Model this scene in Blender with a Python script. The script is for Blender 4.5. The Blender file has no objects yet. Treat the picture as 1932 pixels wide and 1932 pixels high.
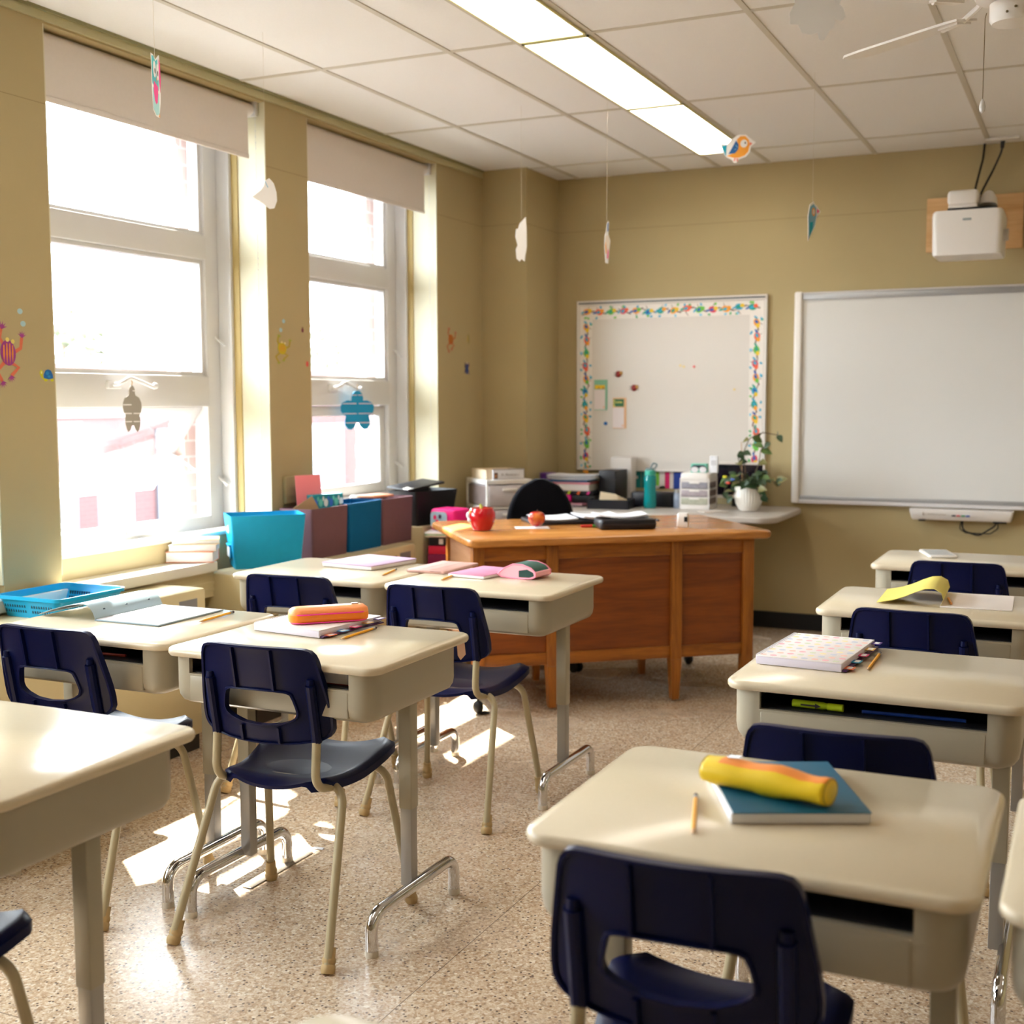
import bpy, math, random
from mathutils import Vector, Matrix
random.seed(7)
PI = math.pi
SC = bpy.context.scene
COL = SC.collection

# ------------------------------------------------------------------ helpers
def lin(h):
    h = h.lstrip('#')
    o = []
    for i in (0, 2, 4):
        c = int(h[i:i+2], 16) / 255
        o.append(c / 12.92 if c <= .04045 else ((c + .055) / 1.055) ** 2.4)
    return (*o, 1)

MATS = {}
def mat(name, hexc, rough=.5, metal=0, noise=0, nscale=8, bump=0, bscale=200, spec=.5, trans=0, emit=0, alpha=1, coat=0, ior=1.45, sheen=0):
    if name in MATS: return MATS[name]
    m = bpy.data.materials.new(name); m.use_nodes = True
    nt = m.node_tree; b = nt.nodes['Principled BSDF']
    c = lin(hexc)
    b.inputs['Base Color'].default_value = c
    b.inputs['Roughness'].default_value = rough
    b.inputs['Metallic'].default_value = metal
    b.inputs['Specular IOR Level'].default_value = spec
    b.inputs['Transmission Weight'].default_value = trans
    b.inputs['Alpha'].default_value = alpha
    b.inputs['Coat Weight'].default_value = coat
    b.inputs['IOR'].default_value = ior
    b.inputs['Sheen Weight'].default_value = sheen
    if emit:
        b.inputs['Emission Color'].default_value = c
        b.inputs['Emission Strength'].default_value = emit
    tc = nt.nodes.new('ShaderNodeTexCoord')
    if noise:
        n = nt.nodes.new('ShaderNodeTexNoise'); n.inputs['Scale'].default_value = nscale; n.inputs['Detail'].default_value = 4
        nt.links.new(tc.outputs['Object'], n.inputs['Vector'])
        mx = nt.nodes.new('ShaderNodeMix'); mx.data_type = 'RGBA'
        mx.inputs['A'].default_value = [x * (1 - noise) for x in c[:3]] + [1]
        mx.inputs['B'].default_value = [min(1, x * (1 + noise)) for x in c[:3]] + [1]
        nt.links.new(n.outputs['Fac'], mx.inputs['Factor'])
        nt.links.new(mx.outputs['Result'], b.inputs['Base Color'])
    if bump:
        n2 = nt.nodes.new('ShaderNodeTexNoise'); n2.inputs['Scale'].default_value = bscale; n2.inputs['Detail'].default_value = 3
        nt.links.new(tc.outputs['Object'], n2.inputs['Vector'])
        bp = nt.nodes.new('ShaderNodeBump'); bp.inputs['Strength'].default_value = bump; bp.inputs['Distance'].default_value = .002
        nt.links.new(n2.outputs['Fac'], bp.inputs['Height']); nt.links.new(bp.outputs['Normal'], b.inputs['Normal'])
    MATS[name] = m
    return m

def arc_fillet(pts, r, n=6):
    """round the inner corners of a polyline"""
    P = [Vector(p) for p in pts]
    out = [P[0]]
    for i in range(1, len(P) - 1):
        a, b, c = P[i-1], P[i], P[i+1]
        u = (a - b).normalized(); v = (c - b).normalized()
        ang = u.angle(v)
        rr = r[i-1] if isinstance(r, (list, tuple)) else r
        d = rr / math.tan(ang / 2)
        d = min(d, (a - b).length * .49, (c - b).length * .49)
        rr = d * math.tan(ang / 2)
        p0 = b + u * d; p1 = b + v * d
        ctr = b + (u + v).normalized() * (rr / math.sin(ang / 2))
        w0 = p0 - ctr; w1 = p1 - ctr
        th = w0.angle(w1)
        for k in range(n + 1):
            t = k / n
            out.append(ctr + (w0 * math.sin((1 - t) * th) + w1 * math.sin(t * th)) / math.sin(th))
    out.append(P[-1])
    return out

def rrect(w, d, r, n=6):
    r = max(1e-5, min(r, w / 2 - 1e-5, d / 2 - 1e-5))
    o = []
    for cx, cy, a0 in ((w/2-r, d/2-r, 0), (-w/2+r, d/2-r, PI/2), (-w/2+r, -d/2+r, PI), (w/2-r, -d/2+r, 1.5*PI)):
        for k in range(n + 1):
            a = a0 + PI / 2 * k / n
            o.append((cx + r * math.cos(a), cy + r * math.sin(a)))
    return o

class MB:
    def __init__(s): s.v = []; s.f = []; s.mi = []; s.m = 0; s.X = Matrix.Identity(4)
    def add(s, vs, fs):
        o = len(s.v)
        s.v += [tuple(s.X @ Vector(v)) for v in vs]
        for f in fs: s.f.append([i + o for i in f]); s.mi.append(s.m)
        return s
    def box(s, x0, x1, y0, y1, z0, z1):
        s.add([(x0,y0,z0),(x1,y0,z0),(x1,y1,z0),(x0,y1,z0),(x0,y0,z1),(x1,y0,z1),(x1,y1,z1),(x0,y1,z1)],
              [(3,2,1,0),(4,5,6,7),(0,1,5,4),(1,2,6,5),(2,3,7,6),(3,0,4,7)]); return s
    def loft(s, rings, cap0=True, cap1=True, close=False):
        n = len(rings[0]); vs = [p for r in rings for p in r]; fs = []
        m = len(rings)
        for i in range(m if close else m - 1):
            for k in range(n):
                a = i*n+k; b = i*n+(k+1) % n; j = (i+1) % m
                fs.append((a, b, j*n+(k+1) % n, j*n+k))
        if cap0 and not close: fs.append(tuple(range(n))[::-1])
        if cap1 and not close: fs.append(tuple((m-1)*n+k for k in range(n)))
        return s.add(vs, fs)
    def slab(s, w, d, r, prof, cx=0, cy=0, n=6):
        """prof: list of (inset, z) bottom to top"""
        rings = []
        for ins, z in prof:
            rings.append([(cx+x, cy+y, z) for x, y in rrect(w-2*ins, d-2*ins, max(r-ins, .0005), n)])
        return s.loft(rings)
    def rbox(s, x0, x1, y0, y1, z0, z1, b=.004, r=None, n=3):
        b = min(b, (x1-x0)*.45, (y1-y0)*.45, (z1-z0)*.45)
        r = b if r is None else r
        k = b * .3
        return s.slab(x1-x0, y1-y0, r, [(b, z0), (k, z0+k), (0, z0+b), (0, z1-b), (k, z1-k), (b, z1)], (x0+x1)/2, (y0+y1)/2, n)
    def tube(s, pts, r, n=10, caps=True, r1=None, flat=None):
        P = [Vector(p) for p in pts]
        rings = []
        t0 = (P[1]-P[0]).normalized()
        up = Vector((0,0,1)) if abs(t0.z) < .9 else Vector((0,1,0))
        nx = t0.cross(up).normalized()
        for i, p in enumerate(P):
            if i == 0: t = (P[1]-P[0])
            elif i == len(P)-1: t = P[-1]-P[-2]
            else: t = (P[i+1]-p).normalized() + (p-P[i-1]).normalized()
            t.normalize()
            nx = (nx - t * nx.dot(t)).normalized(); ny = t.cross(nx)
            rr = r if r1 is None else r + (r1-r)*i/(len(P)-1)
            if isinstance(r, (list, tuple)): rr = r[i]
            rings.append([tuple(p + nx*rr*math.cos(2*PI*k/n) + ny*rr*math.sin(2*PI*k/n)) for k in range(n)])
        return s.loft(rings, caps, caps)
    def lathe(s, prof, cx=0, cy=0, n=24, cap0=True, cap1=True):
        rings = [[(cx+r*math.cos(2*PI*k/n), cy+r*math.sin(2*PI*k/n), z) for k in range(n)] for r, z in prof]
        return s.loft(rings, cap0, cap1)
    def prism(s, pts, t, fn):
        """2D polygon extruded by t; fn(u,v,w)->xyz"""
        a = sum(pts[i][0]*pts[(i+1) % len(pts)][1]-pts[(i+1) % len(pts)][0]*pts[i][1] for i in range(len(pts)))
        if a < 0: pts = pts[::-1]
        n = len(pts)
        vs = [fn(u, v, 0) for u, v in pts] + [fn(u, v, t) for u, v in pts]
        fs = [tuple(range(n))[::-1], tuple(range(n, 2*n))] + [(i, (i+1) % n, n+(i+1) % n, n+i) for i in range(n)]
        return s.add(vs, fs)
    def sphere(s, c, r, n=12, m=8, sc=(1,1,1)):
        rings = []
        for j in range(1, m):
            a = PI*j/m
            rings.append([(c[0]+sc[0]*r*math.sin(a)*math.cos(2*PI*k/n), c[1]+sc[1]*r*math.sin(a)*math.sin(2*PI*k/n), c[2]-sc[2]*r*math.cos(a)) for k in range(n)])
        return s.loft(rings)

def obj(mb, name, m, parent=None, smooth=40, label=None, loc=None, rz=None):
    me = bpy.data.meshes.new(name); me.from_pydata(mb.v, [], mb.f); me.validate()
    import bmesh
    bm = bmesh.new(); bm.from_mesh(me); bmesh.ops.recalc_face_normals(bm, faces=bm.faces)
    for i, f in enumerate(bm.faces):
        f.material_index = mb.mi[i] if i < len(mb.mi) else 0
        f.smooth = bool(smooth)
    bm.to_mesh(me); bm.free()
    for x in (m if isinstance(m, (list, tuple)) else [m]): me.materials.append(x)
    if smooth:
        try: me.set_sharp_from_angle(angle=math.radians(smooth))
        except Exception: pass
    o = bpy.data.objects.new(name, me); COL.objects.link(o)
    if parent is not None: o.parent = parent
    if label: o['label'] = label
    if loc is not None: o.location = loc
    if rz is not None: o.rotation_euler = (0, 0, rz)
    return o

def tag(o, label, cat, group=None):
    o['label'] = label; o['category'] = cat
    if group: o['group'] = group
    return o
def thing(name, label, cat, loc=(0,0,0), rz=0, group=None):
    o = bpy.data.objects.new(name, None); COL.objects.link(o)
    o.empty_display_size = .05
    o.location = loc; o.rotation_euler = (0, 0, rz)
    return tag(o, label, cat, group)
def solo(mb, name, m, label, cat, loc=(0,0,0), rz=0, group=None, smooth=40):
    return tag(obj(mb, name, m, None, smooth, None, loc, rz), label, cat, group)
def struct(mb, name, m, smooth=0, parent=None):
    o = obj(mb, name, m, parent, smooth)
    if parent is None: o['kind'] = 'structure'
    return o
def dup(root, loc, rz, label, group=None):
    r = root.copy(); COL.objects.link(r); r.location = loc; r.rotation_euler = (0, 0, rz)
    r['label'] = label
    if group: r['group'] = group
    for ch in list(root.children):
        c = ch.copy(); COL.objects.link(c); c.parent = r
        for g in list(ch.children):
            d = g.copy(); COL.objects.link(d); d.parent = c
    return r
def D(a): return math.radians(a)

# ------------------------------------------------------------------ materials
def wall_material(name, hexc):
    m = mat(name, hexc, .75, noise=.04, nscale=3, bump=.15, bscale=400, spec=.25)
    nt = m.node_tree; b = nt.nodes['Principled BSDF']
    src = b.inputs['Base Color'].links[0].from_socket
    g = nt.nodes.new('ShaderNodeNewGeometry'); sp = nt.nodes.new('ShaderNodeSeparateXYZ')
    nt.links.new(g.outputs['Position'], sp.inputs[0])
    s1 = nt.nodes.new('ShaderNodeMath'); s1.operation = 'SUBTRACT'; s1.inputs[1].default_value = 2.452
    s2 = nt.nodes.new('ShaderNodeMath'); s2.operation = 'ABSOLUTE'
    s3 = nt.nodes.new('ShaderNodeMath'); s3.operation = 'LESS_THAN'; s3.inputs[1].default_value = .0014
    nt.links.new(sp.outputs['Z'], s1.inputs[0]); nt.links.new(s1.outputs[0], s2.inputs[0]); nt.links.new(s2.outputs[0], s3.inputs[0])
    mx = nt.nodes.new('ShaderNodeMix'); mx.data_type = 'RGBA'; mx.inputs['B'].default_value = lin('#94855f')
    nt.links.new(s3.outputs[0], mx.inputs['Factor']); nt.links.new(src, mx.inputs['A']); nt.links.new(mx.outputs['Result'], b.inputs['Base Color'])
    return m

def terrazzo():
    m = bpy.data.materials.new('terrazzo'); m.use_nodes = True; nt = m.node_tree; b = nt.nodes['Principled BSDF']
    L = nt.links.new
    g = nt.nodes.new('ShaderNodeNewGeometry')
    def vor(scale, feat='F1'):
        v = nt.nodes.new('ShaderNodeTexVoronoi'); v.inputs['Scale'].default_value = scale; v.feature = feat
        L(g.outputs['Position'], v.inputs['Vector']); return v
    nz = nt.nodes.new('ShaderNodeTexNoise'); nz.inputs['Scale'].default_value = 60; L(g.outputs['Position'], nz.inputs['Vector'])
    v1 = vor(130); v2 = vor(210); v3 = vor(95)
    def ramp(src, stops):
        r = nt.nodes.new('ShaderNodeValToRGB'); r.color_ramp.interpolation = 'CONSTANT'
        e = r.color_ramp.elements
        while len(e) > 1: e.remove(e[-1])
        e[0].position = stops[0][0]; e[0].color = lin(stops[0][1])
        for p, c in stops[1:]:
            x = e.new(p); x.color = lin(c)
        L(src, r.inputs['Fac']); return r
    def sep(v):
        s = nt.nodes.new('ShaderNodeSeparateColor'); L(v.outputs['Color'], s.inputs[0]); return s
    r1 = ramp(sep(v1).outputs[0], [(0, '#cab398'), (.25, '#b79b80'), (.45, '#d9c9b4'), (.60, '#a98b6e'), (.72, '#ccb69c'), (.84, '#8d7562'), (.93, '#ece2d2')])
    r2 = ramp(sep(v2).outputs[1], [(0, '#c7b197'), (.35, '#b6997c'), (.55, '#d7c7b0'), (.75, '#a2876c'), (.88, '#e1d5c2')])
    mx = nt.nodes.new('ShaderNodeMix'); mx.data_type = 'RGBA'; mx.inputs['Factor'].default_value = .45
    L(r1.outputs[0], mx.inputs['A']); L(r2.outputs[0], mx.inputs['B'])
    # sparse dark chips
    s3 = sep(v3)
    gt = nt.nodes.new('ShaderNodeMath'); gt.operation = 'GREATER_THAN'; gt.inputs[1].default_value = .90; L(s3.outputs[2], gt.inputs[0])
    lt = nt.nodes.new('ShaderNodeMath'); lt.operation = 'LESS_THAN'; lt.inputs[1].default_value = .30; L(v3.outputs['Distance'], lt.inputs[0])
    ml = nt.nodes.new('ShaderNodeMath'); ml.operation = 'MULTIPLY'; L(gt.outputs[0], ml.inputs[0]); L(lt.outputs[0], ml.inputs[1])
    mx2 = nt.nodes.new('ShaderNodeMix'); mx2.data_type = 'RGBA'; mx2.inputs['B'].default_value = lin('#6a5a50')
    L(ml.outputs[0], mx2.inputs['Factor']); L(mx.outputs['Result'], mx2.inputs['A'])
    # divider strips
    sp = nt.nodes.new('ShaderNodeSeparateXYZ'); L(g.outputs['Position'], sp.inputs[0])
    def line(sock, off, period, w):
        a = nt.nodes.new('ShaderNodeMath'); a.operation = 'ADD'; a.inputs[1].default_value = off; L(sock, a.inputs[0])
        p = nt.nodes.new('ShaderNodeMath'); p.operation = 'PINGPONG'; p.inputs[1].default_value = period/2; L(a.outputs[0], p.inputs[0])
        l = nt.nodes.new('ShaderNodeMath'); l.operation = 'LESS_THAN'; l.inputs[1].default_value = w; L(p.outputs[0], l.inputs[0]); return l
    lx = line(sp.outputs['X'], 1.40, 2.4, .0011); ly = line(sp.outputs['Y'], -4.35, 2.4, .0011)
    mxl = nt.nodes.new('ShaderNodeMath'); mxl.operation = 'MAXIMUM'; L(lx.outputs[0], mxl.inputs[0]); L(ly.outputs[0], mxl.inputs[1])
    mx3 = nt.nodes.new('ShaderNodeMix'); mx3.data_type = 'RGBA'; mx3.inputs['B'].default_value = lin('#6e5d50')
    L(mxl.outputs[0], mx3.inputs['Factor']); L(mx2.outputs['Result'], mx3.inputs['A'])
    L(mx3.outputs['Result'], b.inputs['Base Color'])
    n4 = nt.nodes.new('ShaderNodeTexNoise'); n4.inputs['Scale'].default_value = 3; L(g.outputs['Position'], n4.inputs['Vector'])
    mr = nt.nodes.new('ShaderNodeMapRange'); mr.inputs['To Min'].default_value = .17; mr.inputs['To Max'].default_value = .34
    L(n4.outputs['Fac'], mr.inputs['Value']); L(mr.outputs[0], b.inputs['Roughness'])
    b.inputs['Specular IOR Level'].default_value = .38
    return m

def wood(name, dark, light, axis='X', scale=1.0, rough=.32):
    m = bpy.data.materials.new(name); m.use_nodes = True; nt = m.node_tree; b = nt.nodes['Principled BSDF']; L = nt.links.new
    tc = nt.nodes.new('ShaderNodeTexCoord'); mp = nt.nodes.new('ShaderNodeMapping')
    sc = {'X': (1.2, 14, 14), 'Y': (14, 1.2, 14), 'Z': (14, 14, 1.2)}[axis]
    mp.inputs['Scale'].default_value = [x*scale for x in sc]
    L(tc.outputs['Object'], mp.inputs['Vector'])
    n = nt.nodes.new('ShaderNodeTexNoise'); n.inputs['Scale'].default_value = 1.6; n.inputs['Detail'].default_value = 6; n.inputs['Distortion'].default_value = 1.2
    L(mp.outputs[0], n.inputs['Vector'])
    n2 = nt.nodes.new('ShaderNodeTexNoise'); n2.inputs['Scale'].default_value = 12; n2.inputs['Detail'].default_value = 3
    L(mp.outputs[0], n2.inputs['Vector'])
    r = nt.nodes.new('ShaderNodeValToRGB'); e = r.color_ramp.elements
    e[0].position = .34; e[0].color = lin(dark); e[1].position = .66; e[1].color = lin(light)
    ad = nt.nodes.new('ShaderNodeMix'); ad.data_type = 'FLOAT'; ad.inputs['Factor'].default_value = .3
    L(n.outputs['Fac'], ad.inputs['A']); L(n2.outputs['Fac'], ad.inputs['B']); L(ad.outputs['Result'], r.inputs['Fac'])
    L(r.outputs[0], b.inputs['Base Color']); b.inputs['Roughness'].default_value = rough; b.inputs['Specular IOR Level'].default_value = .45
    return m

def brick_mat(name, c1, c2, mortar):
    m = bpy.data.materials.new(name); m.use_nodes = True; nt = m.node_tree; b = nt.nodes['Principled BSDF']; L = nt.links.new
    g = nt.nodes.new('ShaderNodeNewGeometry'); sp = nt.nodes.new('ShaderNodeSeparateXYZ'); L(g.outputs['Position'], sp.inputs[0])
    ad = nt.nodes.new('ShaderNodeMath'); ad.operation = 'ADD'; L(sp.outputs['X'], ad.inputs[0]); L(sp.outputs['Y'], ad.inputs[1])
    cb = nt.nodes.new('ShaderNodeCombineXYZ'); L(ad.outputs[0], cb.inputs[0]); L(sp.outputs['Z'], cb.inputs[1])
    t = nt.nodes.new('ShaderNodeTexBrick'); t.inputs['Scale'].default_value = 1; t.inputs['Brick Width'].default_value = .22; t.inputs['Row Height'].default_value = .075; t.inputs['Mortar Size'].default_value = .006
    t.inputs['Color1'].default_value = lin(c1); t.inputs['Color2'].default_value = lin(c2); t.inputs['Mortar'].default_value = lin(mortar)
    L(cb.outputs[0], t.inputs['Vector']); L(t.outputs['Color'], b.inputs['Base Color']); b.inputs['Roughness'].default_value = .9
    return m

M_WALL = wall_material('wall_paint', '#b0a078')
M_REVEAL = mat('cream_paint', '#cfc8ac', .5, noise=.03)
M_TAN = mat('tan_strip', '#b09a62', .6, noise=.03)
M_CEIL = mat('ceiling_tile', '#e6e5e4', .9, noise=.03, nscale=120, bump=.4, bscale=260, spec=.1)
M_TBAR = mat('ceiling_grid_metal', '#c4beb0', .5, noise=.02)
M_FLOOR = terrazzo()
M_BLACK = mat('black_rubber', '#0b0a0c', .55, noise=.1)
M_PVC = mat('white_pvc', '#cbc9c8', .35, noise=.01)
M_BLIND = mat('blind_fabric', '#dcd4ce', .85, noise=.03, nscale=60, bump=.2, bscale=600, spec=.1)
M_TOP = mat('desk_laminate', '#d0c2a8', .16, noise=.03, nscale=120, spec=.38)
M_BOX = mat('desk_plastic', '#a59d8a', .3, noise=.02, nscale=6, spec=.5)
M_POST = mat('desk_post_paint', '#a39c89', .35, noise=.02)
M_GREYM = mat('grey_metal', '#a5a3a0', .35, metal=.6, noise=.02)
M_CHROME = mat('chrome', '#d8d8da', .08, metal=1, noise=.01)
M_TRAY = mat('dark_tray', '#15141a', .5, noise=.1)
M_NAVY = mat('navy_plastic', '#020a36', .36, noise=.08, nscale=5, bump=.08, bscale=900, spec=.22)
M_CHLEG = mat('cream_tube', '#b0a384', .35, noise=.03)
M_CAP = mat('tan_rubber', '#b89d6e', .6, noise=.05)
M_WOODT = wood('oak_top', '#9a5f28', '#c98a48', 'X', 1.0, .25)
M_WOODF = wood('oak_frame', '#7a4210', '#a9651f', 'X', 1.4, .35)
M_WOODV = wood('oak_post', '#7f4712', '#ab6922', 'Z', 1.4, .35)
M_WOODP = wood('oak_panel', '#6a2f0a', '#8e4a16', 'X', .7, .35)
M_WOODS = wood('oak_side', '#a8764c', '#c0906a', 'Y', .8, .5)
M_PLY = wood('plywood', '#c89a62', '#deb684', 'X', .5, .6)
M_COUNTER = mat('grey_laminate', '#b6aea6', .35, noise=.05, nscale=160)
M_HEAT = mat('heater_enamel', '#c4b690', .4, noise=.03)
M_SILL = mat('white_sill', '#dedbd2', .35, noise=.02)
M_WHITE = mat('white_plastic', '#e6e2de', .35, noise=.01)
M_BOARD = mat('whiteboard_enamel', '#dcd6d0', .22, noise=.015, nscale=2)
M_BOARD2 = mat('smartboard_surface', '#d6d5d2', .3, noise=.015, nscale=2)
M_ALU = mat('aluminium', '#a7a8aa', .35, metal=.5, noise=.02)
M_PAPER = mat('white_paper', '#dcdce0', .7, noise=.02)
M_YEL = mat('pencil_yellow', '#e8a51c', .4, noise=.05)
M_WOODR = mat('pencil_wood', '#d8b48a', .7, noise=.1)
M_LEAD = mat('graphite', '#2a2628', .5, noise=.1)
M_ERAS = mat('eraser_dark', '#3a2530', .6, noise=.1)
def C(name, h, r=.5, **k): return mat(name, h, r, noise=k.pop('noise', .05), **k)
SKY, SUN, SUNDIR, EXPO = 5.4, 8.0, (1, -.75, -1.47), 2.72
# ------------------------------------------------------------------ room shell
XW, YB, ZC = -3.46, 7.42, 2.785
XR, YF = 3.6, -3.2
WIN = [(.13, 1.445), (1.835, 3.15), (3.42, 4.735), (5.065, 6.36)]
ZS, ZT = .74, 2.735
struct(MB().box(XW-.5, XR+.2, YF-.2, YB+.2, -.1, 0), 'floor', M_FLOOR)
ceil = struct(MB().box(XW-.5, XR+.2, YF-.2, YB+.2, ZC, ZC+.1), 'ceiling', M_CEIL)
M_BRICKOUT = brick_mat('outer_brick', '#e2cdc6', '#dcc2ba', '#ece6e2')
mb = MB()
ys = [YF-.2] + [v for w in WIN for v in w] + [YB+.2]
for i in range(0, len(ys), 2): mb.box(XW-.26, XW, ys[i], ys[i+1], 0, ZC)
for a, b in WIN:
    mb.box(XW-.26, XW-.10, a, b, 0, ZS); mb.box(XW-.26, XW, a, b, ZT, ZC)
mb.m = 1
for i in range(0, len(ys), 2): mb.box(XW-.48, XW-.26, ys[i], ys[i+1], -.1, ZC)
for a, b in WIN:
    mb.box(XW-.48, XW-.26, a, b, -.1, ZS); mb.box(XW-.48, XW-.26, a, b, ZT-.08, ZC)
# toothed brick edge of the outer opening
for a, b in WIN:
    mb.box(XW-.48, XW-.40, b-.13, b, ZS, ZT-.08); mb.box(XW-.48, XW-.40, a, a+.13, ZS, ZT-.08)
    for k in range(0, 26, 2):
        z = ZS+.02+k*.075
        mb.box(XW-.48, XW-.40, b-.142, b-.13, z, z+.07); mb.box(XW-.48, XW-.40, a+.13, a+.142, z, z+.07)
struct(mb, 'wall_left', [M_WALL, M_BRICKOUT])
struct(MB().box(XW-.5, XR+.2, YB, YB+.2, 0, ZC), 'wall_back', M_WALL)
struct(MB().box(XR, XR+.2, YF-.2, YB+.2, 0, ZC), 'wall_right', M_WALL)
struct(MB().box(XW-.5, XR+.2, YF-.2, YF, 0, ZC), 'wall_front', M_WALL)
struct(MB().box(XW-.1, -3.155, 6.93, YB+.05, 0, ZC), 'wall_column', M_WALL)
struct(MB().rbox(-3.155, XR, YB-.012, YB+.01, 0, .10, .004), 'baseboard_back', M_BLACK)
# cream reveals, tan strips
mb = MB()
for a, b in WIN:
    for y, sg in ((a, 1), (b, -1)):
        y0, y1 = sorted((y, y+sg*.006))
        mb.m = 0; mb.box(XW-.155, XW-.001, y0, y1, ZS, ZT)
        y0, y1 = sorted((y, y+sg*.012))
        mb.m = 1; mb.box(XW-.19, XW-.155, y0, y1, ZS, ZT)
struct(mb, 'trim_1', [M_REVEAL, M_TAN])
# wall angle under the ceiling
mb = MB(); mb.box(XW-.0, XW+.022, YF, 6.93, ZC-.012, ZC); mb.m = 1; mb.box(XW, XW+.012, YF, 6.93, ZC-.042, ZC-.012)
struct(mb, 'trim_2', [C('angle_dark', '#8f8a62'), C('angle_light', '#b9b28a')])
# ceiling T grid
mb = MB(); NX, NY = -3.016, 4.535
for i in range(-1, 12):
    x = NX+.61*i
    if XW < x < XR: mb.box(x-.012, x+.012, YF, YB, ZC-.004, ZC)
for j in range(-7, 4):
    y = NY+1.22*j
    if YF < y < YB: mb.box(XW, XR, y-.012, y+.012, ZC-.0035, ZC)
x = -2.101; mb.box(x-.012, x+.012, YF, YB, ZC-.004, ZC)
struct(mb, 'trim_3', M_TBAR)

# windows
M_GLASS = bpy.data.materials.new('window_glass'); M_GLASS.use_nodes = True
nt = M_GLASS.node_tree; nt.nodes.clear()
o_ = nt.nodes.new('ShaderNodeOutputMaterial'); t_ = nt.nodes.new('ShaderNodeBsdfTransparent'); g_ = nt.nodes.new('ShaderNodeBsdfGlossy'); x_ = nt.nodes.new('ShaderNodeMixShader')
fr = nt.nodes.new('ShaderNodeLayerWeight'); fr.inputs['Blend'].default_value = .12
g_.inputs['Roughness'].default_value = .02; t_.inputs['Color'].default_value = (.97, .98, .97, 1)
nt.links.new(fr.outputs['Fresnel'], x_.inputs[0]); nt.links.new(t_.outputs[0], x_.inputs[1]); nt.links.new(g_.outputs[0], x_.inputs[2]); nt.links.new(x_.outputs[0], o_.inputs[0])

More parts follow.
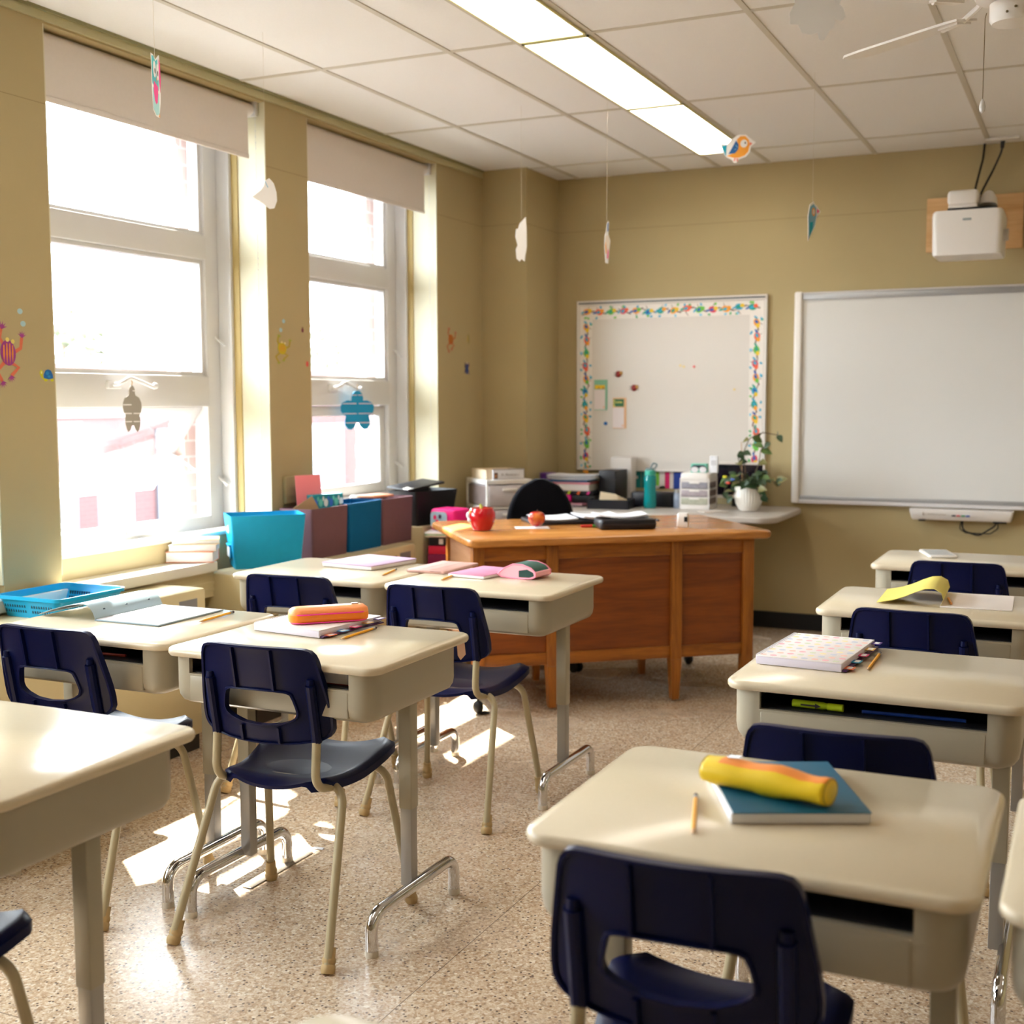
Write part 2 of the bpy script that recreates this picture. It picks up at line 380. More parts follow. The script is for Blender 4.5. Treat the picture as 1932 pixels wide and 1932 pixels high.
def handle(y, z, parent):
    h = MB()
    h.rbox(-3.728, -3.70, y-.03, y+.05, z-.018, z+.018, .006)
    h.tube(arc_fillet([(-3.705, y, z), (-3.66, y, z+.004), (-3.65, y+.04, z+.03), (-3.65, y+.11, z+.012), (-3.65, y+.19, z-.012)], .03), .008, 8)
    h.sphere((-3.65, y+.195, z-.004), .014)
    obj(h, 'window_handle', M_PVC, parent)
def latch(y, z, parent):
    h = MB(); h.rbox(-3.755, -3.73, y-.012, y, z-.06, z+.01, .003)
    h.tube(arc_fillet([(-3.75, y-.012, z), (-3.735, y-.03, z), (-3.67, y-.03, z-.05)], .01), .006, 8)
    obj(h, 'window_latch', M_PVC, parent)
for n, (a, b) in enumerate(WIN):
    w = bpy.data.objects.new('window_%d' % (n+1), None); COL.objects.link(w); w['kind'] = 'structure'
    mb = MB(); J = .03
    mb.rbox(-3.82, -3.65, a, a+J, ZS, ZT, .003); mb.rbox(-3.82, -3.65, b-J, b, ZS, ZT, .003)
    mb.rbox(-3.82, -3.66, a+J, b-J, ZT-.05, ZT, .003); mb.rbox(-3.82, -3.63, a+J, b-J, ZS, ZS+.045, .003)
    mb.rbox(-3.80, -3.72, b-.125, b-J, ZS+.045, ZT-.05, .005); mb.rbox(-3.80, -3.72, a+J, a+.125, ZS+.045, ZT-.05, .005)
    for z0, z1 in ((ZS+.045, .855), (1.36, 1.50), (2.03, 2.14), (2.63, ZT-.05)):
        mb.rbox(-3.80, -3.715, a+.12, b-.12, z0, z1, .005)
    obj(mb, 'window_frame', M_PVC, w)
    # slim glazing beads
    mb = MB()
    for z0, z1 in ((1.50, 2.03), (2.14, 2.63)):
        mb.box(-3.79, -3.735, b-.145, b-.125, z0, z1); mb.box(-3.79, -3.735, a+.125, a+.145, z0, z1)
        mb.box(-3.79, -3.735, a+.145, b-.145, z0, z0+.018); mb.box(-3.79, -3.735, a+.145, b-.145, z1-.018, z1)
    obj(mb, 'glazing_bead', M_PVC, w)
    for z0, z1 in ((1.50, 2.03), (2.14, 2.63)):
        obj(MB().box(-3.768, -3.764, a+.13, b-.13, z0, z1), 'glass_pane', M_GLASS, w, 0)
    # lower awning sash
    ang = D(38) if n in (0, 2) else 0
    sash = MB(); S0, S1, ZL = a+.13, b-.13, .50
    sash.rbox(-.045, 0, S0, S0+.055, -ZL, 0, .006); sash.rbox(-.045, 0, S1-.055, S1, -ZL, 0, .006)
    sash.rbox(-.045, 0, S0+.05, S1-.05, -.055, 0, .006); sash.rbox(-.045, 0, S0+.05, S1-.05, -ZL, -ZL+.06, .006)
    so = obj(sash, 'awning_sash', M_PVC, w)
    so.location = (-3.745, 0, 1.357); so.rotation_euler = (0, ang, 0)
    obj(MB().box(-.027, -.023, S0+.05, S1-.05, -ZL+.055, -.05), 'sash_glass', M_GLASS, so, 0)
    if ang:
        e = MB(); e.tube([(-3.76, S1-.02, 1.05), (-3.745-.5*math.sin(ang)*.55, S1-.03, 1.357-.5*math.cos(ang)*.55)], .006, 6)
        e.tube([(-3.76, S0+.25, .85), (-4.03, S0+.25, .93)], .008, 6)
        obj(e, 'stay_arm', M_PVC, w)
    if n >= 1:
        handle(a+.56, 1.455, w)
        latch(b-.03, 1.69, w); latch(b-.03, 1.04, w)
        h = MB(); h.rbox(-3.715, -3.685, a+.62, a+.80, .815, .835, .005); h.sphere((-3.69, a+.73, .845), .022, sc=(1, 1.4, 1)); h.tube([(-3.69, a+.74, .85), (-3.66, a+.79, .848)], .007, 6)
        obj(h, 'sill_handle', M_PVC, w)
    # inner stool and apron
    mb = MB(); mb.rbox(-3.66, -3.545, a+.006, b-.006, .785, .803, .004)
    obj(mb, 'window_stool', M_SILL, w)
    mb = MB(); mb.box(-3.60, -3.555, a+.006, b-.006, .60, .785)
    obj(mb, 'apron_panel', M_HEAT, w)

# roller blinds
def blind(a, b, zb, label):
    t = thing('roller_blind', label, 'blind', (0, 0, 0), 0, 'roller blinds over the windows')
    mb = MB(); prof = []
    for k in range(15):
        q = 2*PI*k/15; prof.append((-3.53+.030*math.cos(q), 2.702+.030*math.sin(q)))
    mb.loft([[(x, a+.008, z) for x, z in prof], [(x, b-.03, z) for x, z in prof]])
    obj(mb, 'blind_roll', M_BLIND, t)
    mb = MB(); mb.box(-3.502, -3.4995, a+.03, b-.075, zb+.02, 2.70)
    mb.rbox(-3.506, -3.495, a+.03, b-.075, zb, zb+.022, .003)
    obj(mb, 'blind_fabric', M_BLIND, t)
    mb = MB(); mb.box(-3.56, -3.49, b-.03, b-.014, 2.672, 2.735)
    obj(mb, 'blind_bracket', M_PVC, t)
    mb = MB()
    for k in range(60): mb.sphere((-3.50, b-.02, 2.66-k*.026), .0035, 5, 4)
    mb.tube([(-3.50, b-.02, 2.68), (-3.50, b-.02, 1.1)], .001, 4)
    obj(mb, 'bead_chain', M_PVC, t)
for n, (a, b) in enumerate(WIN):
    if n == 2: blind(a, b, 2.475, 'pale roller blind above the nearest window with the open lower sash')
    elif n == 3: blind(a, b, 2.447, 'pale roller blind above the farther window with the blue butterfly')

# heater covers along the windows
def heater(y0, y1, label):
    t = thing('radiator_cover', label, 'heater', (0, 0, 0), 0, 'heater cabinets under the windows')
    obj(MB().rbox(XW+.002, -3.165, y0, y1, .07, .65, .012), 'cabinet', M_HEAT, t)
    obj(MB().box(XW+.002, -3.20, y0+.02, y1-.02, 0, .07), 'kick_base', C('kick_dark', '#2b2722'), t)
    g = MB()
    for k in range(26):
        z = .25+k*.0125
        g.box(-3.166, -3.1645, y0+.06, y0+.32, z, z+.005)
    for r in range(3):
        for k in range(14): g.box(-3.166, -3.1645, y1-.55+k*.026, y1-.53+k*.026, .575+r*.012, .581+r*.012)
    obj(g, 'vent_slots', C('slot_dark', '#4a3c26'), t)
    obj(MB().rbox(-3.166, -3.163, y1-.16, y1-.055, .545, .615, .002), 'control_plate', C('plate_grey', '#77767a'), t)
    return t
heater(2.45, 3.88, 'cream heater cabinet under the near window, behind the blue basket')
heater(4.22, 5.56, 'cream heater cabinet carrying the row of blue and plum storage bins')
mb = MB(); mb.rbox(-3.555, -3.385, 1.6, 4.22, .685, .70, .005); mb.rbox(-3.39, -3.375, 1.6, 4.22, .66, .703, .004)
mb.m = 1; mb.box(-3.555, -3.40, 1.6, 4.22, .55, .685)
for k in range(3): mb.box(-3.40, -3.396, 1.6, 4.22, .635-k*.03, .645-k*.03)
solo(mb, 'sill_ledge', [M_SILL, M_HEAT], 'long white ledge under the near window behind the cream heater', 'ledge')
# lights
M_DIFF = mat('light_diffuser', '#fff6e6', .5, emit=1.15)
M_LFRAME = mat('light_frame', '#d8d39a', .4, noise=.02)
def light_fixture(x0, x1, y0, y1, label):
    t = thing('ceiling_light', label, 'ceiling light', ((x0+x1)/2, (y0+y1)/2, ZC), 0, 'recessed fluorescent ceiling panels')
    w, d = x1-x0-.024, y1-y0-.024
    f = MB()
    f.box(-w/2, -w/2+.008, -d/2, d/2, -.012, 0); f.box(w/2-.008, w/2, -d/2, d/2, -.012, 0)
    f.box(-w/2, w/2, -d/2, -d/2+.008, -.012, 0); f.box(-w/2, w/2, d/2-.008, d/2, -.012, 0)
    obj(f, 'light_frame', M_LFRAME, t, 0)
    obj(MB().box(-w/2+.008, w/2-.008, -d/2+.008, d/2-.008, -.010, -.001), 'light_diffuser', M_DIFF, t, 0)
    return t
names = {3: 'lit ceiling panel nearest the whiteboard wall, behind the orange bird', 2: 'middle lit ceiling panel of the row, in full view', 1: 'lit ceiling panel cut off by the top of the photo'}
for j in range(-3, 4):
    if j == 3: continue
    y0 = NY+1.22*(j-0)
    if y0+1.22 > YB: continue
    lab = {1: names[3], 0: names[2], -1: names[1]}.get(j, 'lit ceiling panel further back over the room')
    light_fixture(-2.101, -1.796, y0, y0+1.22, lab)
for j in (-5, -3, -1, 1):
    y0 = NY+1.22*j
    light_fixture(.644+1.22, .949+1.22, y0, y0+1.22, 'lit ceiling panel of the second row, right of the picture')
# ------------------------------------------------------------------ student desks
def make_desk():
    t = thing('student_desk', '', 'desk', (0, 0, 0), 0, 'cream student desks')
    W, Dp, Z = .655, .53, .74
    obj(MB().slab(W, Dp, .045, [(.012, Z-.022), (.004, Z-.020), (0, Z-.014), (0, Z-.008), (.002, Z-.003), (.007, Z)], n=8), 'tabletop', M_TOP, t)
    # moulded book box: closed body below, three-sided wall above
    b = MB(); w, d = .622, .468; cy = -.019; r = .055
    b.slab(w, d, r, [(.055, .590), (.030, .593), (.012, .601), (.003, .614), (0, .632), (0, .677)], 0, cy, n=8)
    out = [(x, y+cy) for x, y in rrect(w, d, r, 8)]
    # U-shaped wall: walk the outline from the slot's right edge round the back to its left edge
    sx = .245
    pts = [p for p in out]
    front = [p for p in pts if not (p[1] < cy-d/2+1e-4 and abs(p[0]) < sx+.0)]
    # order starting at right-front going ccw
    i0 = min(range(len(front)), key=lambda i: math.hypot(front[i][0]-(w/2-r), front[i][1]-(cy-d/2)))
    front = front[i0:]+front[:i0]
    outer = [(sx, cy-d/2)]+front+[(-sx, cy-d/2)]
    inner = [(sx, cy-d/2+.012)]
    for x, y in front:
        inner.append((x*.955, cy+(y-cy)*.945))
    inner.append((-sx, cy-d/2+.012))
    n = len(outer)
    vs = []; fs = []
    for z in (.677, .7175):
        vs += [(x, y, z) for x, y in outer]; vs += [(x, y, z) for x, y in inner]
    for i in range(n-1):
        fs += [(i, i+1, 2*n+i+1, 2*n+i), (n+i+1, n+i, 3*n+i, 3*n+i+1), (2*n+i, 2*n+i+1, 3*n+i+1, 3*n+i)]
    fs += [(0, 2*n, 3*n, n), (n-1, 2*n-1, 4*n-1, 3*n-1)]
    b.add(vs, fs)
    obj(b, 'book_box', M_BOX, t)
    p = MB(); p.rbox(-.243, .243, cy-d/2-.0015, cy-d/2+.01, .606, .672, .003)
    obj(p, 'front_panel', M_BOX, t)
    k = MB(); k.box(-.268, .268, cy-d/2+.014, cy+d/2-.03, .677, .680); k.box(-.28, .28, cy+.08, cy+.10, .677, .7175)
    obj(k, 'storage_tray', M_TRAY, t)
    for s in (-1, 1):
        x = s*.262
        l = MB(); l.rbox(x-.019, x+.019, -.015, .023, .31, .615, .003)
        lo = obj(l, 'leg', M_POST, t)
        l = MB(); l.rbox(x-.0165, x+.0165, -.0125, .0205, .10, .33, .002)
        obj(l, 'leg_tube', M_GREYM, lo, label='grey metal lower leg tube')
        f = MB(); xf = x+s*.022
        f.tube(arc_fillet([(xf, -.225, .012), (xf, -.225, .105), (xf, .215, .105), (xf, .215, .012)], .055, 8), .016, 12)
        fo = obj(f, 'foot_rail', M_CHROME, t, label='chrome foot rail')
        for y in (-.225, .215):
            g = MB(); g.lathe([(.017, 0), (.0175, .006), (.0165, .016)], xf, y, 12); obj(g, 'glide', C('glide_white', '#d8cfc0'), fo)
        pass
    return t
desk0 = make_desk()
DESKS = dict(
 M=(-1.873, 2.775, 0, 'cream student desk with the orange pencil case on a spiral planner'),
 L=(-2.545, 2.80, .5, 'cream student desk by the blue basket, with an open grey-blue folder'),
 NR=(-1.935, 3.98, 0, 'cream student desk in front of the wooden desk, with the pink glasses case'),
 NL=(-2.605, 3.99, .8, 'cream student desk beside the turquoise bin, with the lilac notebook'),
 F=(-1.905, 1.655, 0, 'empty cream student desk at the left edge of the foreground'),
 A=(-.437, 1.905, 0, 'cream student desk in the right foreground with the teal notebook'),
 B=(-.428, 3.02, 0, 'cream student desk with the dotted notebook and a highlighter in its tray'),
 C=(-.440, 4.09, 0, 'cream student desk with the open yellow notebook'),
 D=(-.455, 5.235, 0, 'cream student desk with the white tablet, nearest the whiteboard'),
 A2=(.238, 1.895, 0, 'cream student desk cut off by the right edge of the photo'),
 G=(-.405, .80, 0, 'cream student desk of which only a corner shows at the bottom edge'))
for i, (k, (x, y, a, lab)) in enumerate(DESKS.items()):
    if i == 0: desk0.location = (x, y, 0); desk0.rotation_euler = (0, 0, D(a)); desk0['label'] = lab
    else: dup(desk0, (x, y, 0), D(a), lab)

# ------------------------------------------------------------------ student chairs
def back_y(x, z):
    return -.137-.19*(z-.53)*1.0+1.05*x*x
def chair_back():
    H = [(0,.783),(.06,.783),(.12,.782),(.148,.779),(.160,.770),(.167,.752),(.176,.70),(.186,.64),(.190,.60),(.189,.572),(.180,.553),(.155,.540),(.10,.531),(.05,.527),(0,.526)]
    I = [(0,.668),(.05,.667),(.082,.665),(.092,.660),(.097,.648),(.103,.625),(.105,.613),(.100,.602),(.085,.592),(.05,.581),(0,.577)]
    def loop(h):
        return h + [(-x, z) for x, z in h[-2:0:-1]]
    HO, HI = loop(H), loop(I)
    c = (0, .622)
    def ray(poly, th):
        dx, dz = math.cos(th), math.sin(th); best = None
        for i in range(len(poly)):
            ax, az = poly[i][0]-c[0], poly[i][1]-c[1]; bx, bz = poly[(i+1) % len(poly)][0]-c[0], poly[(i+1) % len(poly)][1]-c[1]
            ex, ez = bx-ax, bz-az; den = dx*ez-dz*ex
            if abs(den) < 1e-12: continue
            t = (ax*ez-az*ex)/den; u = (ax*dz-az*dx)/den
            if t > 0 and -1e-6 <= u <= 1+1e-6 and (best is None or t > best): best = t
        return (c[0]+dx*best, c[1]+dz*best)
    N = 96; K = 7; T = .006
    mb = MB()
    ths = [2*PI*k/N for k in range(N)]
    O = [ray(HO, t) for t in ths]; Q = [ray(HI, t) for t in ths]
    rings = []
    for k in range(K+1):
        f = k/K
        rings.append([(a[0]*(1-f)+b[0]*f, a[1]*(1-f)+b[1]*f) for a, b in zip(O, Q)])
    back = [[(x, back_y(x, z)-T, z) for x, z in r] for r in rings]
    frnt = [[(x, back_y(x, z)+T, z) for x, z in r] for r in rings]
    # rolled outer rim standing proud to the rear
    rim = [[(x*1.0, back_y(x, z)-T-.006, z) for x, z in rings[0]]]
    rim2 = [[(c[0]+(x-c[0])*.965, back_y(x, z)-T-.006, c[1]+(z-c[1])*.965) for x, z in rings[0]]]
    rim3 = [[(c[0]+(x-c[0])*.96, back_y(x*.96, z)-T, c[1]+(z-c[1])*.96) for x, z in rings[0]]]
    hr = [[(x, back_y(x, z)-T-.006, z) for x, z in rings[-1]]]
    hr2 = [[(c[0]+(x-c[0])*1.05, back_y(x, z)-T-.005, c[1]+(z-c[1])*1.08) for x, z in rings[-1]]]
    hr3 = [[(c[0]+(x-c[0])*1.07, back_y(x, z)-T, c[1]+(z-c[1])*1.10) for x, z in rings[-1]]]
    seq = rim3+rim2+rim+frnt+hr+hr2+hr3
    body = back[1:-1]
    seq = rim3+rim2+rim+frnt+hr+hr2+hr3+body[::-1]
    mb.loft(seq, close=True)
    # vertical ribs
    for x in (-.058, .052):
        for z0, z1 in ((.672, .776), (.531, .572)):
            if z1 < .6: xx = x*.98
            else: xx = x
            mb.loft([[(xx-.003, back_y(xx, z)-T-.009, z), (xx+.003, back_y(xx, z)-T-.009, z), (xx+.004, back_y(xx, z)-T+.001, z), (xx-.004, back_y(xx, z)-T+.001, z)] for z in (z0, z1)])
    # sockets for the frame uprights
    for s in (-1, 1):
        x = s*.146
        mb.tube([(x, back_y(x, .538)-T-.004, .538), (x, back_y(x, .688)-T-.004, .688)], .0135, 10)
        mb.tube([(x, back_y(x, .688)-T-.004, .688), (x, back_y(x, .700)-T-.001, .702)], .0095, 10)
    return mb
def chair_seat():
    mb = MB(); NU, NV = 20, 18; T = .009
    def P(u, v, top):
        hw = .150+(.197-.150)*min(1, v*1.25)
        if v > .88: hw -= .035*((v-.88)/.12)**2
        if v < .10: hw -= .03*((.10-v)/.10)**2
        y = -.135+.375*v - (.030*(u*u) if v > .9 else 0)*(v-.9)*10*.4 + (.02*u*u*max(0, .2-v)*5)
        z = .436 + .022*u*u*(.4+.6*v) + .022*max(0, v-.5)*u*u - .022*math.sin(PI*min(1, v*1.15)) + .018*max(0, v-.72)*(1-abs(u))*0
        z -= .05*max(0, v-.86)**1.3*(1-u*u*.6)
        z -= .022*max(0, .12-v)/.12*(1-.5*u*u)
        e = max(0, abs(u)-.9)/.1
        z -= .012*e*e
        if not top: z -= T+.010*max(0, (abs(u)-.8))/.2
        return (hw*u, y, z)
    for top in (1, 0):
        vs = [P(-1+2*i/NU, j/NV, top) for j in range(NV+1) for i in range(NU+1)]
        fs = []
        for j in range(NV):
            for i in range(NU):
                q = (j*(NU+1)+i, j*(NU+1)+i+1, (j+1)*(NU+1)+i+1, (j+1)*(NU+1)+i)
                fs.append(q if top else q[::-1])
        if top: tv = vs; tf = fs
        else: bv = vs; bf = fs
    n = len(tv); vs = tv+bv; fs = tf+[tuple(i+n for i in f) for f in bf]
    loop = [i for i in range(NU+1)]+[j*(NU+1)+NU for j in range(1, NV+1)]+[NV*(NU+1)+i for i in range(NU-1, -1, -1)]+[j*(NU+1) for j in range(NV-1, 0, -1)]
    for k in range(len(loop)):
        a, b = loop[k], loop[(k+1) % len(loop)]
        fs.append((a, a+n, b+n, b))
    mb.add(vs, fs)
    mb.rbox(-.15, .15, -.07, .19, .408, .418, .003)
    return mb
def make_chair():
    t = thing('school_chair', '', 'chair', (0, 0, 0), 0, 'navy plastic school chairs')
    obj(chair_back(), 'backrest', M_NAVY, t, 35)
    obj(chair_seat(), 'seat', M_NAVY, t, 50)
    R = .0112
    # rear and front U frames split into a crossbar and two legs
    for yb, yf, zt in ((-.045, -.232, .409), (.150, .232, .400)):
        for s in (-1, 1):
            l = MB()
            pts = arc_fillet([(s*.227, yf, .012), (s*.186, yb+(yf-yb)*.12, zt), (s*.10, yb, zt)], .055, 8)
            l.tube(pts, R, 10)
            lo = obj(l, 'leg', M_CHLEG, t)
            g = MB()
            d = (Vector((s*.186, yb, zt))-Vector((s*.227, yf, 0))).normalized()
            b0 = Vector((s*.227, yf, 0))
            pr = [(0, .0155), (.008, .0180), (.018, .0180), (.022, .0155), (.028, .0172), (.034, .0172), (.038, .0145), (.062, .0140)]
            g.tube([tuple(b0+d*a*1.0) for a, _ in pr], [r for _, r in pr], 12)
            obj(g, 'foot_cap', M_CAP, lo, label='tan rubber foot cap')
    f = MB()
    for yb, zt in ((-.045, .409), (.150, .400)): f.tube([(-.11, yb, zt), (.11, yb, zt)], R, 10)
    for s in (-1, 1): f.rbox(s*.11-.012, s*.11+.012, -.06, .16, .400, .413, .003)
    obj(f, 'seat_frame', M_CHLEG, t)
    for s in (-1, 1):
        u = MB()
        x = s*.146
        u.tube(arc_fillet([(x, back_y(x, .545)-.010, .555), (x, -.140, .42), (s*.150, -.05, .405), (s*.14, .05, .412)], [.05, .02], 8), R, 10)
        obj(u, 'back_upright', M_CHLEG, t)
    return t
chair0 = make_chair()
CHAIRS = [
 (-1.877, 2.640, 3.6, 'navy school chair in the middle foreground with its seat and legs in full view'),
 (-2.545, 2.605, 1.5, 'navy school chair in front of the radiator, at the desk with the open folder'),
 (-1.950, 3.680, 1.5, 'navy school chair whose seat shows in front of the wooden desk'),
 (-2.540, 3.695, 5, 'navy school chair at the desk with the lilac notebook'),
 (-.490, 1.690, 3.5, 'large navy school chair at the bottom, at the desk with the teal notebook'),
 (-.415, 2.430, 2, 'navy school chair back just behind the yellow pencil case'),
 (-.452, 3.830, -2, 'navy school chair at the desk with the open yellow notebook'),
 (-.446, 5.010, 1, 'navy school chair at the desk with the white tablet'),
 (-1.89, 1.37, 0, 'navy school chair at the empty desk, its seat corner at the left edge')]
for i, (x, y, a, lab) in enumerate(CHAIRS):
    if i == 0: chair0.location = (x, y, 0); chair0.rotation_euler = (0, 0, D(a)); chair0['label'] = lab
    else: dup(chair0, (x, y, 0), D(a), lab)
# ------------------------------------------------------------------ teacher's desk
td = thing('teacher_desk', 'large wooden teacher desk set at an angle across the room corner', 'desk', (-2.148, 5.514, 0), D(39.5))
TW, TD, TZ = 1.445, .88, .785
obj(MB().slab(TW, TD, .05, [(.012, TZ-.036), (.003, TZ-.030), (0, TZ-.018), (.003, TZ-.006), (.012, TZ)], n=6), 'desktop', M_WOODT, td)
yf = -TD/2+.075
PX = [-.665, -.327, .262, .617]
for i, x in enumerate(PX):
    l = MB()
    if i in (1, 2):
        l.rbox(x-.026, x+.026, yf-.03, yf+.022, .20, TZ-.036, .003)
        l.loft([[(x+a*w, yf-.004+c*w, z) for a, c in ((-1,-1),(1,-1),(1,1),(-1,1))] for z, w in ((.012, .017), (.20, .026))])
        obj(l, 'leg', M_WOODV, td)
    else:
        l.rbox(x-.026, x+.026, yf-.03, yf+.022, .12, TZ-.036, .003)
        lo = obj(l, 'leg', M_WOODV, td)
        k = MB(); k.tube([(x, yf, .13), (x, yf, .075)], [.019, .014], 10)
        obj(k, 'leg_end', M_WOODV, lo)
        k = MB(); k.tube([(x, yf, .08), (x, yf, .05)], .006, 8); k.sphere((x, yf-.004, .032), .030, 12, 8, (.8, 1, 1)); k.lathe([(.024, 0), (.024, .006), (.01, .01)], x+.03, yf, 12)
        obj(k, 'caster', M_BLACK, lo, label='black ball caster')
for a, b in zip(PX[:-1], PX[1:]):
    p = MB(); p.box(a+.02, b-.02, yf-.008, yf+.010, .25, .690)
    obj(p, 'front_panel', M_WOODP, td)
    r = MB(); r.rbox(a+.022, b-.022, yf-.018, yf+.014, .682, TZ-.036, .003)
    obj(r, 'top_rail', M_WOODF, td)
    r = MB(); r.rbox(a+.022, b-.022, yf-.018, yf+.014, .207, .262, .003)
    obj(r, 'bottom_rail', M_WOODF, td)
for s in (-1, 1):
    x = s*(TW/2-.09)
    p = MB(); p.rbox(x-.012, x+.012, yf+.02, TD/2-.06, .20, TZ-.036, .002)
    obj(p, 'side_panel', M_WOODS if s < 0 else M_WOODP, td)
    for yy in (TD/2-.085,):
        l = MB(); l.rbox(x-.024, x+.024, yy-.024, yy+.024, .14, TZ-.036, .003); l.tube([(x, yy, .15), (x, yy, .06)], [.02, .015], 10)
        lo = obj(l, 'leg', M_WOODV, td)
        k = MB(); k.sphere((x, yy, .032), .030, 12, 8, (.8, 1, 1)); k.tube([(x, yy, .07), (x, yy, .04)], .006, 8)
        obj(k, 'caster', M_BLACK, lo, label='black ball caster')
    # drawer pedestal behind
    xi = s*(TW/2-.09-.36)
    p = MB(); p.rbox(min(x, xi)+.005, max(x, xi)-.005, .06, TD/2-.07, .24, TZ-.036, .003)
    po = obj(p, 'pedestal', M_WOODF, td)
    for k in range(3):
        q = MB(); q.rbox(min(x, xi)+.02, max(x, xi)-.02, TD/2-.075, TD/2-.062, .25+k*.165, .40+k*.165, .004)
        obj(q, 'drawer', M_WOODF, po)
    l = MB(); l.loft([[(xi+a*w, .09+c*w, z) for a, c in ((-1,-1),(1,-1),(1,1),(-1,1))] for z, w in ((.03, .014), (.25, .02))])
    obj(l, 'leg', M_WOODV, td)
TDM = Matrix.Translation((-2.137, 5.523, 0)) @ Matrix.Rotation(D(39.5), 4, 'Z')

# things on the teacher's desk
def apple(r, mb, dip=.3):
    prof = []
    for k in range(17):
        a = -PI/2+PI*k/16
        rr = r*math.cos(a)*(1+.12*math.sin(a)); z = r*math.sin(a)*.95
        if k > 12: z -= r*.10*(k-12)/4*1.2
        if k < 3: z += r*.10*(3-k)/3
        prof.append((max(rr, .0004), z))
    return mb.lathe(prof, n=24)
t = thing('apple_jar', 'red ceramic apple jar with green stalk on the wooden desk', 'jar', (-2.55, 5.10, TZ))
mb = MB(); mb.lathe([(.030, 0), (.042, .004), (.056, .03), (.064, .06), (.063, .085), (.052, .105), (.035, .108), (.012, .098)], n=28)
obj(mb, 'jar_body', mat('glossy_red', '#b80f1e', .12, noise=.05, coat=.6), t)
mb = MB(); mb.tube([(0, 0, .098), (-.004, 0, .113), (-.010, 0, .122)], [.009, .008, .006], 8)
obj(mb, 'stalk', C('stalk_green', '#a6b54a'), t)
mb = MB(); mb.sphere((-.048, -.040, .072), .017, 10, 8, (.7, .7, 1)); mb.sphere((-.040, -.045, .052), .012, 8, 6); mb.m = 1; mb.sphere((-.034, -.046, .088), .011, 8, 6)
obj(mb, 'worm_ornament', [C('worm_grey', '#c9d0da', .3), C('worm_orange', '#f0a05a', .3)], t)
mb = MB(); mb.box(-.085, .075, -.05, .05, 0, .0012)
solo(mb, 'paper_napkin', M_PAPER, 'small white napkin under the real apple', 'napkin', (-2.385, 5.31, TZ), D(30))
t = thing('apple', 'small red and orange apple on a white napkin', 'apple', (-2.377, 5.335, TZ+.041))
m = mat('apple_skin', '#b0241c', .2)
nt = m.node_tree; n_ = nt.nodes.new('ShaderNodeTexNoise'); n_.inputs['Scale'].default_value = 18
r_ = nt.nodes.new('ShaderNodeValToRGB'); r_.color_ramp.elements[0].color = lin('#a81420'); r_.color_ramp.elements[1].color = lin('#e58a3a'); r_.color_ramp.elements[0].position = .45; r_.color_ramp.elements[1].position = .72
nt.links.new(nt.nodes['Texture Coordinate'].outputs['Object'], n_.inputs['Vector']); nt.links.new(n_.outputs['Fac'], r_.inputs['Fac']); nt.links.new(r_.outputs[0], nt.nodes['Principled BSDF'].inputs['Base Color'])
obj(apple(.041, MB()), 'apple_flesh', m, t)
obj(MB().tube([(0, 0, .028), (.004, 0, .045)], .0018, 6), 'stem', C('stem_brown', '#4a3020'), t)
M_COVER = C('black_cover', '#14141c', .45)
def sheets(mb, w, d, z0, n, jig=.01, curl=.0, rot=6):
    for k in range(n):
        a = D(random.uniform(-rot, rot)); ox, oy = random.uniform(-jig, jig), random.uniform(-jig, jig)
        c, s = math.cos(a), math.sin(a); rings = []
        NX_ = 9
        vs = []; fs = []
        for i in range(NX_):
            u = -w/2+w*i/(NX_-1)
            zz = z0+k*.0016+curl*(2*i/(NX_-1)-1)**2
            for v in (-d/2, d/2):
                vs.append((ox+c*u-s*v, oy+s*u+c*v, zz))
        m_ = len(vs)
        vs += [(x, y, z+.0012) for x, y, z in vs]
        for i in range(NX_-1):
            q = (2*i, 2*i+1, 2*i+3, 2*i+2); fs += [q, tuple(j+m_ for j in q[::-1])]
            fs += [(2*i, 2*i+2, 2*i+2+m_, 2*i+m_), (2*i+1, 2*i+1+m_, 2*i+3+m_, 2*i+3)]
        fs += [(0, m_, m_+1, 1), (2*NX_-2, 2*NX_-1, 2*NX_-1+m_, 2*NX_-2+m_)]
        mb.add(vs, fs)
    return mb
t = thing('ring_binder', 'open dark binder with white pages lying on the wooden desk', 'binder', (-2.315, 5.655, TZ), D(38))
obj(MB().rbox(-.24, .24, -.14, .14, 0, .018, .004), 'binder_cover', M_COVER, t)
mb = MB(); sheets(mb, .21, .25, .019, 4); mb.X = Matrix.Translation((-.115, 0, 0)); mb2 = MB(); mb2.X = Matrix.Translation((-.115, 0, 0)); sheets(mb2, .20, .24, .019, 4, .004, .006, 2); mb2.X = Matrix.Translation((.115, 0, 0)); sheets(mb2, .20, .24, .019, 6, .004, .010, 2)
obj(mb2, 'pages', M_PAPER, t)
t = thing('zip_case', 'black zipped organiser case on the wooden desk under loose papers', 'case', (-1.985, 5.475, TZ), D(32))
obj(MB().rbox(-.135, .135, -.085, .085, 0, .05, .014, .022), 'case_body', mat('black_leather', '#15141b', .35, noise=.1, bump=.3, bscale=300), t)
mb = MB(); mb.slab(.274, .174, .024, [(0, .022), (0, .028)]); obj(mb, 'zip', C('zip_dark', '#2c2b33', .4), t)
mb = MB(); mb.tube([(.13, .06, .028), (.165, .07, .03), (.175, .05, .028)], .006, 6); obj(mb, 'zip_pull', M_COVER, t)
mb = MB(); sheets(mb, .24, .17, 0, 4, .008, .012, 5)
solo(mb, 'loose_papers', M_PAPER, 'loose white papers on top of the black zipped case', 'papers', (-2.02, 5.50, TZ+.051), D(34))
